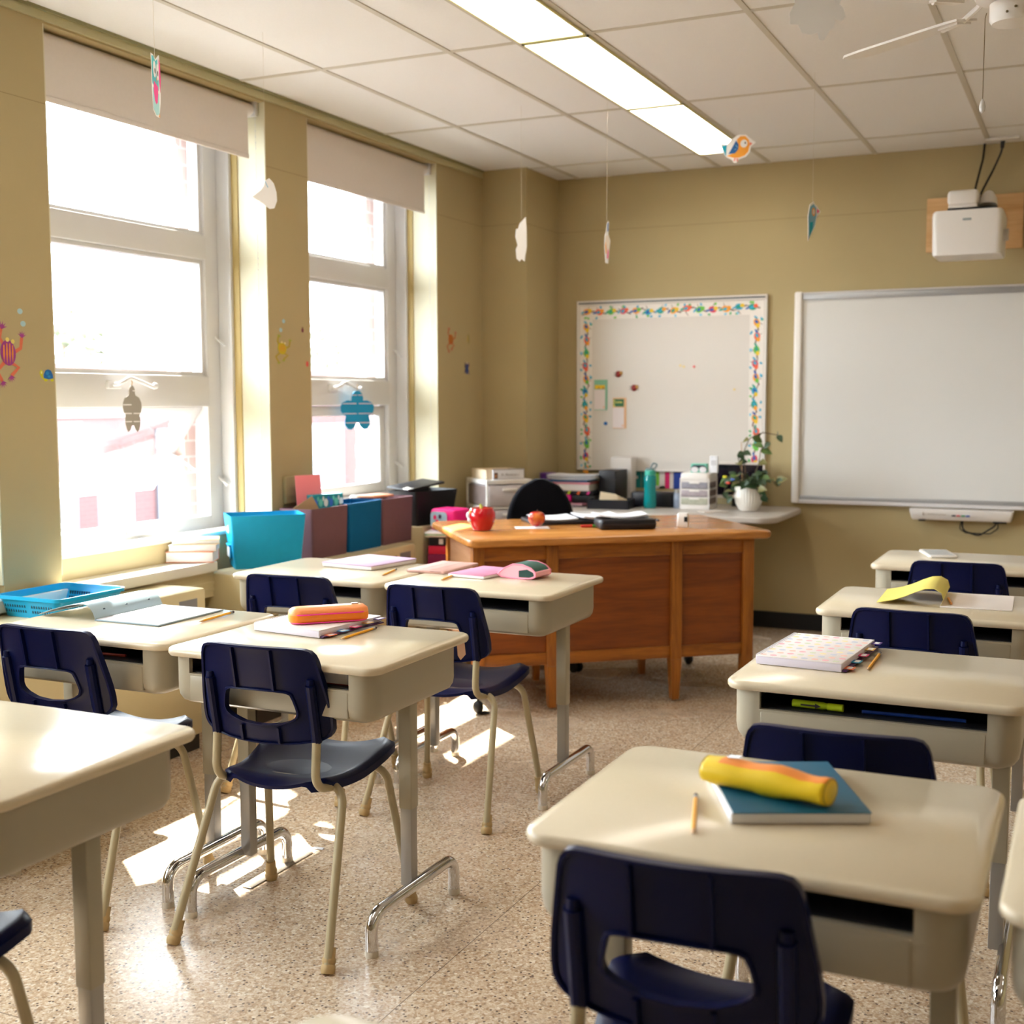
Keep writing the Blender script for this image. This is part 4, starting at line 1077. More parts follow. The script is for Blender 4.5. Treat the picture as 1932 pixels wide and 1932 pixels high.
book('folder', 'green folder at the bottom of the pile beside the wooden desk', 'folder', .22, .22, .03, '#1f7a4c', (px_, py_, .497), D(20), None, False)
book('folder', 'dark magenta folder in the pile beside the wooden desk', 'folder', .22, .22, .055, '#7d0e4c', (px_, py_, .529), D(18), None, False)
book('folder', 'red rounded folder in the pile beside the wooden desk', 'folder', .22, .21, .042, '#c41442', (px_, py_, .586), D(20), None, False)
t = thing('pencil_box', 'black and white striped pencil box in the pile beside the wooden desk', 'pencil box', (px_, py_, .630), D(18))
mb = MB(); mb.rbox(-.105, .105, -.10, .10, 0, .042, .006); mb.m = 1
for x in (-.05, .03, .075): mb.box(x, x+.022, -.1008, -.09, .008, .036)
obj(mb, 'box_body', [M_COVER, M_PAPER], t)
t = thing('paper_tray', 'white tray with a green line on top of the striped pencil box', 'tray', (px_+.0, py_, .674), D(16))
mb = MB(); mb.slab(.25, .24, .03, [(.01, 0), (0, .006), (0, .022), (.004, .026)]); mb.m = 1; mb.slab(.251, .241, .03, [(0, .012), (0, .016)])
obj(mb, 'tray_body', [M_WHITE, C('mint_line', '#4fbf8f')], t)
t = thing('lunch_bag', 'hot pink lunch bag with a pale blue picture panel beside the wooden desk', 'bag', (px_-.015, py_+.02, .702), D(-8))
obj(MB().rbox(-.085, .085, -.075, .075, 0, .115, .02), 'bag_body', mat('hot_pink', '#ee1280', .5, noise=.05), t)
mb = MB(); mb.slab(.105, .085, .02, [(0, 0), (0, .003)]); mb.X = Matrix.Identity(4)
pnl = obj(mb, 'picture_panel', C('panel_blue', '#a9cbe0', .4), t); pnl.location = (-.022, -.0765, .057); pnl.rotation_euler = (PI/2, 0, 0)
mb = MB()
for k, (x, z, r) in enumerate(((-.045, .07, .014), (-.012, .075, .013), (-.030, .045, .016), (.005, .045, .010))):
    mb.m = k % 2; mb.prism([(x+r*math.cos(2*PI*q/5+.3)*(1 if q % 2 else .8), z+r*math.sin(2*PI*q/5+.3)) for q in range(5)], .001, lambda u, v, w: (u, -.0800-w, v))
obj(mb, 'picture_shapes', [C('shape_pink', '#e8307c'), C('shape_plum', '#4a2a5c')], t)
# cover plate on the pier
t = thing('cover_plate', 'beige electrical cover box on the wall between the windows', 'cover plate', (XW-.0015, 4.892, .90))
obj(MB().rbox(.001, .02, -.075, .075, 0, .128, .004), 'plate', mat('plate_beige', '#a89a72', .6, noise=.03), t)

# ------------------------------------------------------------------ boards on the back wall
t = thing('decorated_whiteboard', 'square whiteboard with a bird and branch border on the back wall', 'whiteboard', (0, YB, 0))
X0, X1, Z0, Z1 = -3.015, -1.790, .95, 2.013
obj(MB().box(X0+.005, X1-.005, -.018, -.001, Z0, Z1-.02), 'board_surface', M_BOARD, t, 0)
mb = MB()
mb.rbox(X0, X1, -.026, -.001, Z1-.012, Z1, .002); mb.rbox(X0, X1, -.026, -.001, Z1-.030, Z1-.020, .002)
mb.rbox(X0, X0+.012, -.024, -.001, Z0, Z1-.012, .002); mb.rbox(X1-.012, X1, -.024, -.001, Z0, Z1-.012, .002); mb.rbox(X0, X1, -.024, -.001, Z0-.012, Z0, .002)
obj(mb, 'board_frame', C('frame_white', '#d9d4cf', .35), t)
obj(MB().box(X0+.01, X1-.01, -.022, -.001, Z1-.0215, Z1-.011), 'cork_rail', C('rail_dark', '#3d4a55'), t, 0)
BC = ['#e8e2dc', '#6e4a38', '#f0a33a', '#ea6a4a', '#3aa6c8', '#6fbf4a', '#2f5fb0', '#e8c63a', '#2aa08a', '#d84a5c', '#58b070', '#7ec4de']
BM_ = [C('border_'+c[1:], c, .7, noise=.08) for c in BC]
def border(x0, x1, z0, z1, vert):
    mb = MB(); mb.m = 0
    mb.box(x0, x1, -.0195, -.018, z0, z1)
    L = (z1-z0) if vert else (x1-x0); W = (x1-x0) if vert else (z1-z0)
    Yb = [-.0196]
    def P(u, v, w):
        return (x0+v, Yb[0]-w, z1-u) if vert else (x0+u, Yb[0]-w, z0+v)
    def ell(u, v, a, b, ang, m, n=12):
        mb.m = m; Yb[0] -= .000004
        mb.prism([(u+a*math.cos(2*PI*k/n)*math.cos(ang)-b*math.sin(2*PI*k/n)*math.sin(ang), v+a*math.cos(2*PI*k/n)*math.sin(ang)+b*math.sin(2*PI*k/n)*math.cos(ang)) for k in range(n)], .0004, P)
    def stick(a, b, w0, w1):
        mb.m = 1; Yb[0] -= .000004
        dx, dy = b[0]-a[0], b[1]-a[1]; l = math.hypot(dx, dy); nx, ny = -dy/l, dx/l
        mb.prism([(a[0]+nx*w0, a[1]+ny*w0), (a[0]-nx*w0, a[1]-ny*w0), (b[0]-nx*w1, b[1]-ny*w1), (b[0]+nx*w1, b[1]+ny*w1)], .0003, P)
    rr = random.Random(11 if vert else 3)
    u = .02; k = 0
    while u < L-.02:
        v0, v1 = W*rr.uniform(.3, .5), W*rr.uniform(.5, .75)
        if k % 2: v0, v1 = v1, v0
        stick((u-.01, v0), (min(u+.075, L-.004), v1), .0022, .0042)
        if k % 2 == 0: stick((u+.02, v0), (u+.04, W*rr.choice((.05, .95))), .0026, .0012)
        else: stick((u+.03, v1), (u+.012, W*rr.choice((.04, .93))), .0034, .0010)
        bm = (2, 3, 5, 9, 2, 4, 8)[k % 7]
        cu, cv = u+.028, W*rr.uniform(.42, .62); a = rr.uniform(-.5, .5)
        ell(cu, cv, .026, .019, a, bm); ell(cu+.019, cv+.007, .014, .012, 0, (7, 2, 7, 3, 5)[k % 5])
        ell(cu-.005, cv-.001, .013, .009, a+.4, (6, 4, 8, 4, 6)[k % 5]); ell(cu-.030, cv-.005, .015, .006, a+.5, (4, 6, 8)[k % 3])
        for q in range(2): ell(u+rr.uniform(0, .06), W*rr.choice((.10, .14, .86, .90)), .0095, .0065, rr.uniform(0, 3), rr.choice((4, 10, 11, 5)))
        u += .082; k += 1
    return mb
bw = .083
obj(border(X0+.022, X1-.022, Z1-.035-bw, Z1-.035, False), 'border_strip', BM_, t, 0)
obj(border(X0+.022, X0+.022+bw, Z0+.002, Z1-.035-bw, True), 'border_strip', BM_, t, 0)
obj(border(X1-.022-bw, X1-.022, Z0+.002, Z1-.035-bw, True), 'border_strip', BM_, t, 0)
YS = YB-.019
def disc(name, x, z, r, m, label, cat='magnet', grp=None):
    mb = MB(); mb.tube([(0, 0, 0), (0, -.007, 0)], r, 16); return solo(mb, name, m, label, cat, (x, YS, z), 0, grp)
for (x, z), lab in zip(((-2.732, 1.549), (-2.626, 1.462)), ('dark red ladybird magnet, the upper one of two on the whiteboard', 'dark red ladybird magnet, the lower one of two on the whiteboard')):
    t2 = thing('ladybird_magnet', lab, 'magnet', (x, YS, z), 0, 'ladybird magnets')
    mb = MB(); mb.sphere((0, -.004, 0), .019, 14, 10, (1, .5, 1.1)); obj(mb, 'shell', C('lady_red', '#8c1418', .3), t2)
    mb = MB(); mb.sphere((.016, -.004, .006), .013, 10, 8, (1, .5, 1)); obj(mb, 'head', C('lady_tan', '#b98e4a', .5), t2)
    mb = MB()
    for s in (-1, 1): mb.tube([(-.017, -.004, s*.006), (-.030, -.004, s*.009)], .0015, 5); mb.tube([(.022, -.004, s*.010), (.030, -.004, s*.014)], .0015, 5); mb.sphere((-.004, -.014, s*.008), .003, 6, 4)
    obj(mb, 'feet', C('lady_dark', '#2c1c18'), t2)
disc('round_magnet', -2.816, 1.238, .011, C('mag_blue', '#1a72c4'), 'round blue magnet low on the whiteboard', 'magnet', 'round magnets')
disc('round_magnet', -2.238, 1.589, .007, C('mag_pink', '#e8646c'), 'tiny pink magnet near the middle of the whiteboard', 'magnet', 'round magnets')
for x, z, lab in ((-2.325, 1.597, 'tiny yellow magnet, left one of the close pair on the whiteboard'), (-2.303, 1.590, 'tiny yellow magnet, right one of the close pair on the whiteboard'), (-1.984, 1.448, 'tiny yellow magnet alone on the right side of the whiteboard')):
    disc('round_magnet', x, z, .0065, C('mag_yellow', '#e4cd84'), lab, 'magnet', 'round magnets')
def notepad(x0, x1, z0, z1, edge, head, lab):
    t2 = thing('magnetic_notepad', lab, 'notepad', ((x0+x1)/2, YS, z0), 0, 'magnetic notepads'); w = x1-x0; h = z1-z0
    obj(MB().box(-w/2, w/2, -.006, -.0, 0, h), 'backing', C('pad_'+edge[1:], edge), t2, 0)
    obj(MB().box(-w/2+.002, w/2-.012, -.010, -.005, .004, h*.68), 'sheets', C('pad_sheet', '#e9dfe0'), t2, 0)
    hd = MB(); hd.box(-w/2+.004, w/2-.014, -.008, -.005, h*(.71 if head != '#e8c22c' else .70), h*(.96 if head != '#e8c22c' else .83))
    obj(hd, 'header', C('pad_'+head[1:], head), t2, 0)
    d = MB()
    if head == '#e8c22c':
        d.sphere((-.012, -.008, h*.73), .006, 6, 5, (1, .3, 1)); d.sphere((.018, -.008, h*.73), .007, 6, 5, (1, .3, 1)); mm = C('pad_brown', '#b5702c')
    else:
        for k in range(4): d.box(-.022+k*.011, -.015+k*.011, -.0088, -.0078, h*.83, h*.88)
        for k in range(3): d.sphere((-.034, -.008, h*(.74+.08*k)), .006, 6, 5, (1, .3, 1))
        mm = C('pad_yellow', '#e8dc6c')
    obj(d, 'header_marks', mm, t2)
    d = MB(); d.sphere((w*.28, -.0102, .018), .008, 6, 5, (1, .1, 1)); obj(d, 'corner_print', C('pad_peach', '#eac6b0'), t2)
notepad(-2.893, -2.806, 1.322, 1.514, '#86c0a4', '#e8c22c', 'notepad with yellow header and mint edge on the whiteboard')
notepad(-2.767, -2.678, 1.207, 1.400, '#e8b98a', '#2e6a44', 'notepad with green header and peach edge on the whiteboard')

t = thing('interactive_whiteboard', 'large interactive whiteboard with grey frame at the right of the back wall', 'whiteboard', (0, YB, 0))
U0, U1, V0, V1 = -1.622, .25, .772, 2.012
obj(MB().box(U0+.03, U1-.03, -.032, -.001, V0+.03, V1-.03), 'board_surface', M_BOARD2, t, 0)
for q in (U0, U1-.045): obj(MB().rbox(q, q+.045, -.055, -.001, V0, V1+.004, .010), 'side_frame', M_WHITE, t)
mb = MB(); mb.rbox(U0+.04, U1-.04, -.046, -.001, V1-.010, V1, .003); mb.m = 1; mb.rbox(U0+.045, U1-.045, -.042, -.001, V1-.045, V1-.010, .003)
obj(mb, 'top_rail', [C('rail_pale', '#cdc9c8', .4), M_ALU], t); mb = MB(); mb.rbox(U0+.04, U1-.04, -.05, -.001, V0, V0+.022, .003); mb.m = 1; mb.rbox(U0+.045, U1-.045, -.044, -.001, V0+.022, V0+.045, .003)
obj(mb, 'bottom_rail', [C('rail_pale', '#cdc9c8', .4), M_ALU], t)
t = thing('pen_tray', 'white pen tray with coloured buttons hanging under the interactive whiteboard', 'tray', (-.66, YB, .705))
mb = MB(); mb.loft([[(x, -.05+y-.035*q, z) for x, y in rrect(.55-.03*(1-q), .09, .012)] for z, q in ((0, 0), (.008, .3), (.058, 1), (.062, 1))]); obj(mb, 'tray_body', M_WHITE, t)
for k, h in enumerate(('#3a3a44', '#c8505c', '#3f9a6c', '#2b5cb4')):
    mb = MB(); mb.rbox(-.045+k*.025, -.024+k*.025, -.127, -.118, .026, .034, .002); obj(mb, 'pen_button', C('btn_'+h[1:], h), t)
mb = MB(); mb.box(-.175, -.075, -.1245, -.12, .034, .036); mb.box(-.20, -.196, -.127, -.12, .028, .046); obj(mb, 'groove', C('groove_tan', '#9a8a78'), t)
for q in ((-.225, -.19), (.17, .24)): obj(MB().box(*q, -.10, -.06, -.008, .002), 'tray_foot', M_BLACK, t)
mb = MB()
mb.tube(arc_fillet([(0, 0, 0), (.0, -.01, -.06), (.09, -.015, -.085), (.17, -.01, -.03), (.185, 0, .0)], .04), .005, 6)
mb.tube(arc_fillet([(-.004, 0, 0), (-.015, -.01, -.05), (.02, -.01, -.072), (.15, -.01, -.072), (.19, -.01, -.04), (.185, 0, 0)], .02), .003, 6)
solo(mb, 'hanging_cable', M_BLACK, 'black cables drooping below the white pen tray', 'cable', (-.655, YB-.03, .705))

# projector
t = thing('plywood_board', 'plywood mounting board on the wall behind the projector', 'board', (-.645, YB+.001, 2.21))
obj(MB().rbox(-.25, .255, -.019, .002, 0, .298, .002), 'panel', M_PLY, t)
t = thing('projector', 'white short-throw projector on its arm in front of the plywood board', 'projector', (-.622, 6.92, 2.12))
mb = MB(); mb.loft([[(x, y, z) for x, y in rrect(w, .30, .03)] for z, w in ((.0, .325), (.01, .335), (.20, .345), (.218, .338), (.226, .32))])
obj(mb, 'projector_body', M_WHITE, t)
mb = MB(); mb.rbox(-.022, .022, -.1525, -.14, .170, .184, .005); obj(mb, 'badge', C('badge_grey', '#8f9aa0', .3), t)
mb = MB(); mb.rbox(-.10, .14, -.12, .14, .226, .240, .004); obj(mb, 'mount_plate', M_BLACK, t)
mb = MB(); mb.rbox(-.095, .045, -.13, .0, .240, .256, .004); mb.rbox(-.10, .05, -.14, .0, .254, .328, .018); mb.rbox(-.04, .04, -.02, .48, .275, .320, .006)
obj(mb, 'mount_arm', M_WHITE, t)
mb = MB(); mb.tube([(.09, -.04, .255), (.09, -.03, .29), (.09, 0, .315)], [.045, .04, .025], 16); obj(mb, 'mirror_hood', M_WHITE, t)
mb = MB(); mb.lathe([(.028, -.02), (.03, -.01), (.03, .02)], 0, 0, 16); lo_ = obj(mb, 'lens_ring', C('ring_grey', '#c0bcba', .3), t); lo_.location = (.172, -.05, .10); lo_.rotation_euler = (0, PI/2, 0)
for p, nm, lab in (([(-.60, 7.405, 2.785), (-.605, 7.39, 2.70), (-.635, 7.35, 2.55), (-.64, 7.30, 2.46)], 'cable', 'straighter black cable running from the ceiling to the projector'), ([(-.500, 7.30, 2.775), (-.505, 7.31, 2.72), (-.545, 7.33, 2.63), (-.60, 7.33, 2.52), (-.615, 7.30, 2.46)], 'cable', 'curved black cable plugged into the ceiling outlet above the projector')):
    mb = MB(); mb.tube(arc_fillet(p, .15, 5), .006, 6)
    if p[0][1] < 7.4: mb.tube([(-.500, 7.30, 2.78), (-.503, 7.305, 2.735)], [.012, .010], 8)
    solo(mb, 'projector_cable', M_BLACK, lab, nm, (0, 0, 0), 0, 'projector cables')
t = thing('ceiling_outlet', 'white outlet plate on the ceiling above the projector', 'outlet', (-.50, 7.29, ZC))
obj(MB().rbox(-.085, .085, -.04, .04, -.014, -.001, .004), 'plate', M_WHITE, t)

# ceiling fan
t = thing('ceiling_fan', 'white ceiling fan cut off by the top right corner', 'fan', (-.253, 3.90, 2.452))
obj(MB().lathe([(.03, -.005), (.055, 0), (.062, .012), (.062, .055), (.05, .062)], n=28), 'switch_housing', M_WHITE, t)
obj(MB().lathe([(.06, .06), (.10, .07), (.115, .10), (.115, .16), (.09, .19), (.03, .20), (.03, .335)], n=28), 'motor', M_WHITE, t)
obj(MB().lathe([(.07, .30), (.075, .334)], n=24), 'canopy', M_WHITE, t)
mb = MB(); mb.sphere((-.01, -.062, .018), .004, 6, 5); mb.sphere((.012, -.061, .03), .004, 6, 5); obj(mb, 'screw', C('screw_brass', '#6a5a3a', .4), t)
for k in range(5):
    an = D(145+72*k); ca, sa = math.cos(an), math.sin(an)
    b_ = MB(); tilt = D(-9)
    def FP(r, s, z=0): return (ca*r-sa*s*math.cos(tilt), sa*r+ca*s*math.cos(tilt), .048+s*math.sin(tilt)+z)
    o_ = [(.16, -.045), (.20, -.055), (.53, -.062), (.605, -.054), (.632, -.03), (.637, 0), (.632, .03), (.605, .054), (.53, .062), (.20, .055), (.16, .045)]
    b_.prism(o_, .007, lambda u, v, w: FP(u, v, w)); bo = obj(b_, 'fan_blade', M_WHITE, t, 30)
    a_ = MB(); a_.tube(arc_fillet([(ca*.085, sa*.085, .10), (ca*.12, sa*.12, .075), (ca*.17, sa*.17, .052), (ca*.25, sa*.25, .044)], .03), .009, 8); a_.prism([(.17, -.03), (.25, -.02), (.26, 0), (.25, .02), (.17, .03)], .006, lambda u, v, w: FP(u, v, w-.006))
    obj(a_, 'blade_arm', M_WHITE, bo)
mb = MB(); mb.tube([(-.068, -.01, .035), (-.072, -.01, .02), (-.072, -.01, -.21)], .0013, 5); obj(mb, 'pull_chain', C('chain_brass', '#7a6a4e', .4), t)
mb = MB(); mb.lathe([(.001, -.245), (.007, -.24), (.009, -.228), (.006, -.212), (.002, -.205)], -.072, -.01, 12); obj(mb, 'pull_knob', M_PVC, t)
# ------------------------------------------------------------------ paper ornaments
def hang(name, label, loc, rz, layers, mats, topz, strx=0, tilt=0):
    """flat cut-out of thin card on a thread from the ceiling; layers: (material index, polygon)"""
    t = thing(name, label, 'paper ornament', loc, rz, 'paper cut-outs hanging from the ceiling')
    mb = MB(); mb.m = layers[0][0]; mb.prism(layers[0][1], .0012, lambda u, v, w: (u, -w, v))
    obj(mb, 'cutout', mats, t, 0)
    if len(layers) > 1:
        mb = MB()
        for k, (m, pl) in enumerate(layers[1:]):
            mb.m = m; mb.prism(pl, .0004, lambda u, v, w, k=k: (u, -.0012-.0003*k-w, v))
        obj(mb, 'printed_picture', mats, t, 0)
    obj(MB().tube([(strx, 0, topz), (strx, 0, ZC-loc[2])], .0006, 4), 'thread', C('thread', '#cfc6b4'), t)
    return t
def E_(cx, cz, a, b, ang=0, n=18): return [(cx+a*math.cos(2*PI*k/n)*math.cos(ang)-b*math.sin(2*PI*k/n)*math.sin(ang), cz+a*math.cos(2*PI*k/n)*math.sin(ang)+b*math.sin(2*PI*k/n)*math.cos(ang)) for k in range(n)]
OM = [C('card_white', '#efeeee', .7), C('bird_orange', '#f2a53c', .7), C('bird_blue', '#2f68ac', .7), C('bird_cyan', '#0ea6c8', .7), C('beak_red', '#e8604c', .7), C('dot_black', '#2c2622', .7), C('owl_aqua', '#58c0c8', .7), C('owl_pink', '#f04c98', .7), C('owl_pale', '#aadade', .7), C('bird_pale', '#e8dcd0', .7), C('bird_lightblue', '#86bede', .7)]
body = [(-.085,.02),(-.055,.015),(-.03,.04),(-.005,.055),(.03,.055),(.052,.035),(.075,.018),(.055,.003),(.048,-.025),(.03,-.045),(.0,-.055),(-.012,-.072),(-.025,-.07),(-.03,-.058),(-.055,-.045),(-.075,-.02)]
bird = [(0, body), (1, [(-.055,-.038),(-.03,-.028),(-.006,.0),(-.010,.035),(.005,.049),(.028,.049),(.045,.03),(.048,.005),(.042,-.022),(.026,-.039),(0,-.048),(-.025,-.048)]),
        (2, [(-.048,-.030),(-.014,.030),(-.002,.012),(-.004,-.010),(-.018,-.027)]), (3, [(-.060,-.040),(-.080,.010),(-.068,.008),(-.056,.014)]), (0, E_(.022,.015,.016,.018)), (5, E_(.028,.018,.0035,.0045)),
        (4, [(.048,.020),(.060,.014),(.048,.004)]), (4, [(-.020,-.050),(-.024,-.062),(-.020,-.062),(-.014,-.050)]), (4, [(-.010,-.051),(-.009,-.065),(-.005,-.065),(-.005,-.051)]), (10, [(-.022,-.012),(-.012,-.010),(-.011,-.007),(-.021,-.009)]), (10, [(-.016,.008),(-.008,-.004),(-.006,-.002),(-.014,.012)])]
bird = [(m, [(x*1.08, z*1.08) for x, z in p]) for m, p in bird]
hang('bird_ornament', 'orange paper bird with blue wing hanging below the lit ceiling panels', (-1.655, 6.2, 2.642), D(14), bird, OM, .055)
# small blue bird, turned almost edge-on
sb = [(0, [(-.030,-.095),(-.036,.01),(-.022,.060),(.005,.075),(.03,.06),(.060,.038),(.035,.015),(.02,-.03)]), (10, [(-.026,-.085),(-.031,.01),(-.018,.052),(.005,.066),(.026,.052),(.028,.015),(.014,-.03)]), (3, [(-.02,-.075),(-.02,-.015),(.004,-.01),(.0,-.04)]), (1, E_(.006,.032,.014,.018)), (9, E_(.006,.032,.009,.012)), (7, [(.032,.048),(.050,.038),(.032,.028)])]
hang('bird_ornament', 'small blue paper bird hanging in front of the plain back wall', (-1.14, 5.5, 2.165), D(68), sb, OM, .075)
tb = [(0, [(-.02,-.10),(-.035,-.03),(-.03,.03),(-.01,.045),(.0,.085),(.02,.10),(.03,.09),(.02,.04),(.05,.01),(.035,-.04),(.02,-.10)]), (9, [(-.015,-.06),(-.028,-.02),(-.02,.025),(.02,.035),(.04,.008),(.028,-.04)]), (1, [(-.015,-.06),(-.028,-.02),(-.018,.0),(-.005,-.05)]), (7, [(.0,-.075),(.012,-.03),(.025,-.045),(.016,-.08)]), (2, [(.003,.05),(.004,.085),(.02,.094),(.016,.05)])]
hang('bird_ornament', 'slim peach paper bird seen edge-on near the wall corner', (-2.13, 5.6, 2.135), D(92), tb, OM, .10)
w3 = [(0, [(-.05,-.095),(-.058,-.05),(-.04,-.03),(-.062,.01),(-.055,.045),(-.035,.05),(-.02,.075),(.02,.10),(.042,.115),(.05,.05),(.052,-.03),(.035,-.075),(.03,-.1),(.0,-.09),(-.02,-.105)])]
hang('ornament_back', 'white back of a paper ornament hanging before the wall column', (-2.53, 5.5, 2.155), D(86), w3, OM, .10)
w1 = [(0, [(-.075,-.02),(-.03,.012),(-.015,.03),(-.008,.05),(.012,.062),(.035,.045),(.048,.012),(.05,-.02),(.035,-.05),(.012,-.055),(-.02,-.04),(-.045,-.03)]), (10, [(-.012,.046),(-.009,.048),(.006,.026),(.003,.024)])]
hang('ornament_back', 'white back of a round paper bird hanging between the two windows', (-2.92, 4.0, 2.18), D(78), w1, OM, .05, -.006)
ow = [(0, [(-.045,-.075),(-.055,-.02),(-.055,.05),(-.06,.085),(-.03,.088),(.0,.08),(.03,.095),(.06,.11),(.075,.08),(.08,.02),(.07,-.03),(.045,-.08),(.0,-.085)]), (6, [(-.05,.0),(-.055,.08),(-.03,.084),(.0,.076),(.03,.09),(.045,.06),(.045,0)]), (8, [(-.042,-.072),(-.05,-.01),(.045,-.01),(.045,-.07),(.0,-.082)]), (7, [(-.03,.012),(-.036,-.02),(-.02,-.045),(0,-.05),(.02,-.04),(.03,-.01),(.03,.008)]), (7, [(.05,.095),(.066,.09),(.074,.04),(.066,.0),(.054,.03)]), (0, E_(-.020,.048,.020,.024)), (0, E_(.024,.050,.017,.024)), (5, E_(-.016,.044,.006,.008)), (5, E_(.024,.046,.005,.008)), (1, [(.0,.028),(.012,.028),(.006,.014)]), (1, [(.025,-.082),(.04,-.08),(.036,-.068)])]
hang('owl_ornament', 'aqua and pink paper owl hanging in front of the nearest roller blind', (-2.59, 3.0, 2.325), D(120), ow, OM, .085, 0)
cl = [(0, [(-.05,.085),(-.055,.03),(-.068,.005),(-.066,-.022),(-.045,-.026),(-.035,-.048),(-.010,-.055),(.006,-.050),(.010,-.068),(.022,-.072),(.034,-.05),(.048,-.038),(.050,-.018),(.066,-.025),(.078,-.014),(.070,.01),(.060,.018),(.068,.04),(.09,.045),(.09,.06),(.07,.062),(.055,.09),(.02,.105),(-.02,.10)])]
cl = [(m, [(x*.78, z*.78) for x, z in p]) for m, p in cl]
hang('ornament_back', 'large white back of a paper ornament at the top edge beside the fan', (-.55, 2.65, 2.178), D(10), cl, OM, .08)

# window ornaments of slit wood
def slit(name, label, loc, rz, outline, slits, hexc, sub, hook):
    t = thing(name, label, 'window ornament', loc, rz, 'slit ornaments on the window handles')
    mb = MB(); mb.prism(outline, .005, lambda u, v, w: (u, -w, v)); obj(mb, 'shape', C(name+'_col', hexc, .6), t, 0)
    mb = MB()
    for z, xs in slits:
        for x0, x1 in xs: mb.box(x0, x1, -.0062, -.0048, z-.0022, z+.0022)
    obj(mb, 'slits', C('slit_'+sub[1:], sub, .6), t, 0)
    mb = MB(); mb.tube(arc_fillet([(0, -.004, outline[0][1]), (.003, -.004, outline[0][1]+hook*.5), (0, -.004, outline[0][1]+hook)], .01), .002, 6); obj(mb, 'hanger', C('hanger_tan', '#c8a878'), t)
bf = [(.0,.088),(.018,.085),(.036,.07),(.042,.05),(.042,.034),(.07,.036),(.105,.024),(.120,.002),(.118,-.022),(.104,-.040),(.082,-.048),(.09,-.075),(.09,-.098),(.070,-.120),(.045,-.124),(.022,-.108),(.006,-.085)]
bf = [(x*.86, z) for x, z in bf]; bf = bf+[(-x, z) for x, z in bf[::-1] if x > .001]
slit('butterfly_ornament', 'flat blue butterfly with slits hanging from the farther window handle', (-3.64, 5.765, 1.352), D(62), bf, [(.064, [(-.034, -.004), (.004, .034)]), (.018, [(-.092, -.008), (.008, .092)]), (-.036, [(-.09, -.006), (.006, .09)]), (-.086, [(-.075, -.008), (.008, .075)])], '#0f86b4', '#d8c8d0', .035)
rb = [(0,.088),(.012,.08),(.02,.066),(.018,.055),(.022,.045),(.045,.035),(.058,.015),(.060,-.005),(.055,-.025),(.044,-.036),(.048,-.06),(.048,-.075),(.040,-.098),(.030,-.108),(.018,-.10),(.008,-.08)]
rb = [(x*.66, z) for x, z in rb]; rb = rb+[(-x, z) for x, z in rb[::-1] if x > .001]
slit('beetle_ornament', 'flat grey insect shape with slits hanging from the nearest window handle', (-3.64, 4.018, 1.365), D(62), rb, [(.006, [(-.038, -.004)]), (-.030, [(-.034, -.004), (.004, .034)]), (-.064, [(-.030, -.004), (.004, .030)]), (.064, [(.003, .012)])], '#8d857c', '#ddd6d6', .02)

# wall decals (thin vinyl, on the window wall)
def decal(name, label, y, z, shapes, mats, sc=1, cat='wall sticker', su=None):
    su = su or sc
    mb = MB()
    for k, (m, pl) in enumerate(shapes):
        mb.m = m; mb.prism([(u*su, v*sc) for u, v in pl], .0002, lambda u, v, w, k=k: (-.001+.0013*min(1, k)+.00015*k+w+(.0011 if k == 0 and w else 0), u, v))
    return solo(mb, name, mats, label, cat, (XW, y, z), 0, 'vinyl stickers on the window wall', 0)
def limb(pts, w):
    L = []; R = []
    for i, p in enumerate(pts):
        a = pts[max(0, i-1)]; b = pts[min(len(pts)-1, i+1)]; dx, dy = b[0]-a[0], b[1]-a[1]; l = math.hypot(dx, dy)
        L.append((p[0]-dy/l*w, p[1]+dx/l*w)); R.append((p[0]+dy/l*w, p[1]-dx/l*w))
    return L+R[::-1]
def hand(c, an, r):
    P = []
    for k in range(5):
        a = an-1.1+.55*k; P.append((c[0]+r*math.cos(a), c[1]+r*math.sin(a)))
        if k < 4: P.append((c[0]+r*.42*math.cos(a+.27), c[1]+r*.42*math.sin(a+.27)))
    return [(c[0]-r*.2*math.cos(an), c[1]-r*.2*math.sin(an))]+P
def frog(m):  # m: limb, hand, body, stripe, eye material indices; coordinates relative to the body centre
    l, h, b, s, e = m
    sh = [(l, limb([(-.018,.030),(-.034,.055),(-.026,.092)], .007)), (l, limb([(.030,.008),(.058,.022),(.064,.060)], .007)), (l, limb([(.012,-.030),(.046,-.046),(.012,-.076)], .007)), (l, limb([(-.018,-.030),(-.05,-.06),(-.030,-.096)], .007)),
          (h, hand((-.024,.090), 1.3, .025)), (h, hand((.065,.062), 1.5, .022)), (h, hand((.010,-.078), -1.4, .022)), (h, hand((-.028,-.098), -1.3, .022)),
          (b, E_(0, .004, .034, .045, .12)), (e, E_(-.002,.050,.008,.008)), (e, E_(.022,.044,.008,.008))]
    for x in (-.019, -.006, .007, .019):
        hh = .038*math.sqrt(max(.05, 1-(x/.033)**2)); sh.append((s, [(x-.0005, -hh), (x+.0035, 0), (x+.003, hh), (x-.0015, hh), (x-.004, 0)]))
    return sh
FM = [C('frog_limb', '#cf6a4a'), C('frog_hand', '#9a3a84'), C('frog_body', '#933584'), C('frog_stripe', '#e08a2c'), C('frog_eye', '#dcc86a')]
decal('frog_sticker', 'purple and orange striped frog sticker at the left edge', 3.207, 1.552, frog((0, 1, 2, 3, 4)), FM)
FM2 = [C('frog2_limb', '#a8942c'), C('frog2_hand', '#98a02c'), C('frog2_body', '#b8ac0c'), C('frog2_stripe', '#d08a2c'), C('frog2_eye', '#d8c890')]
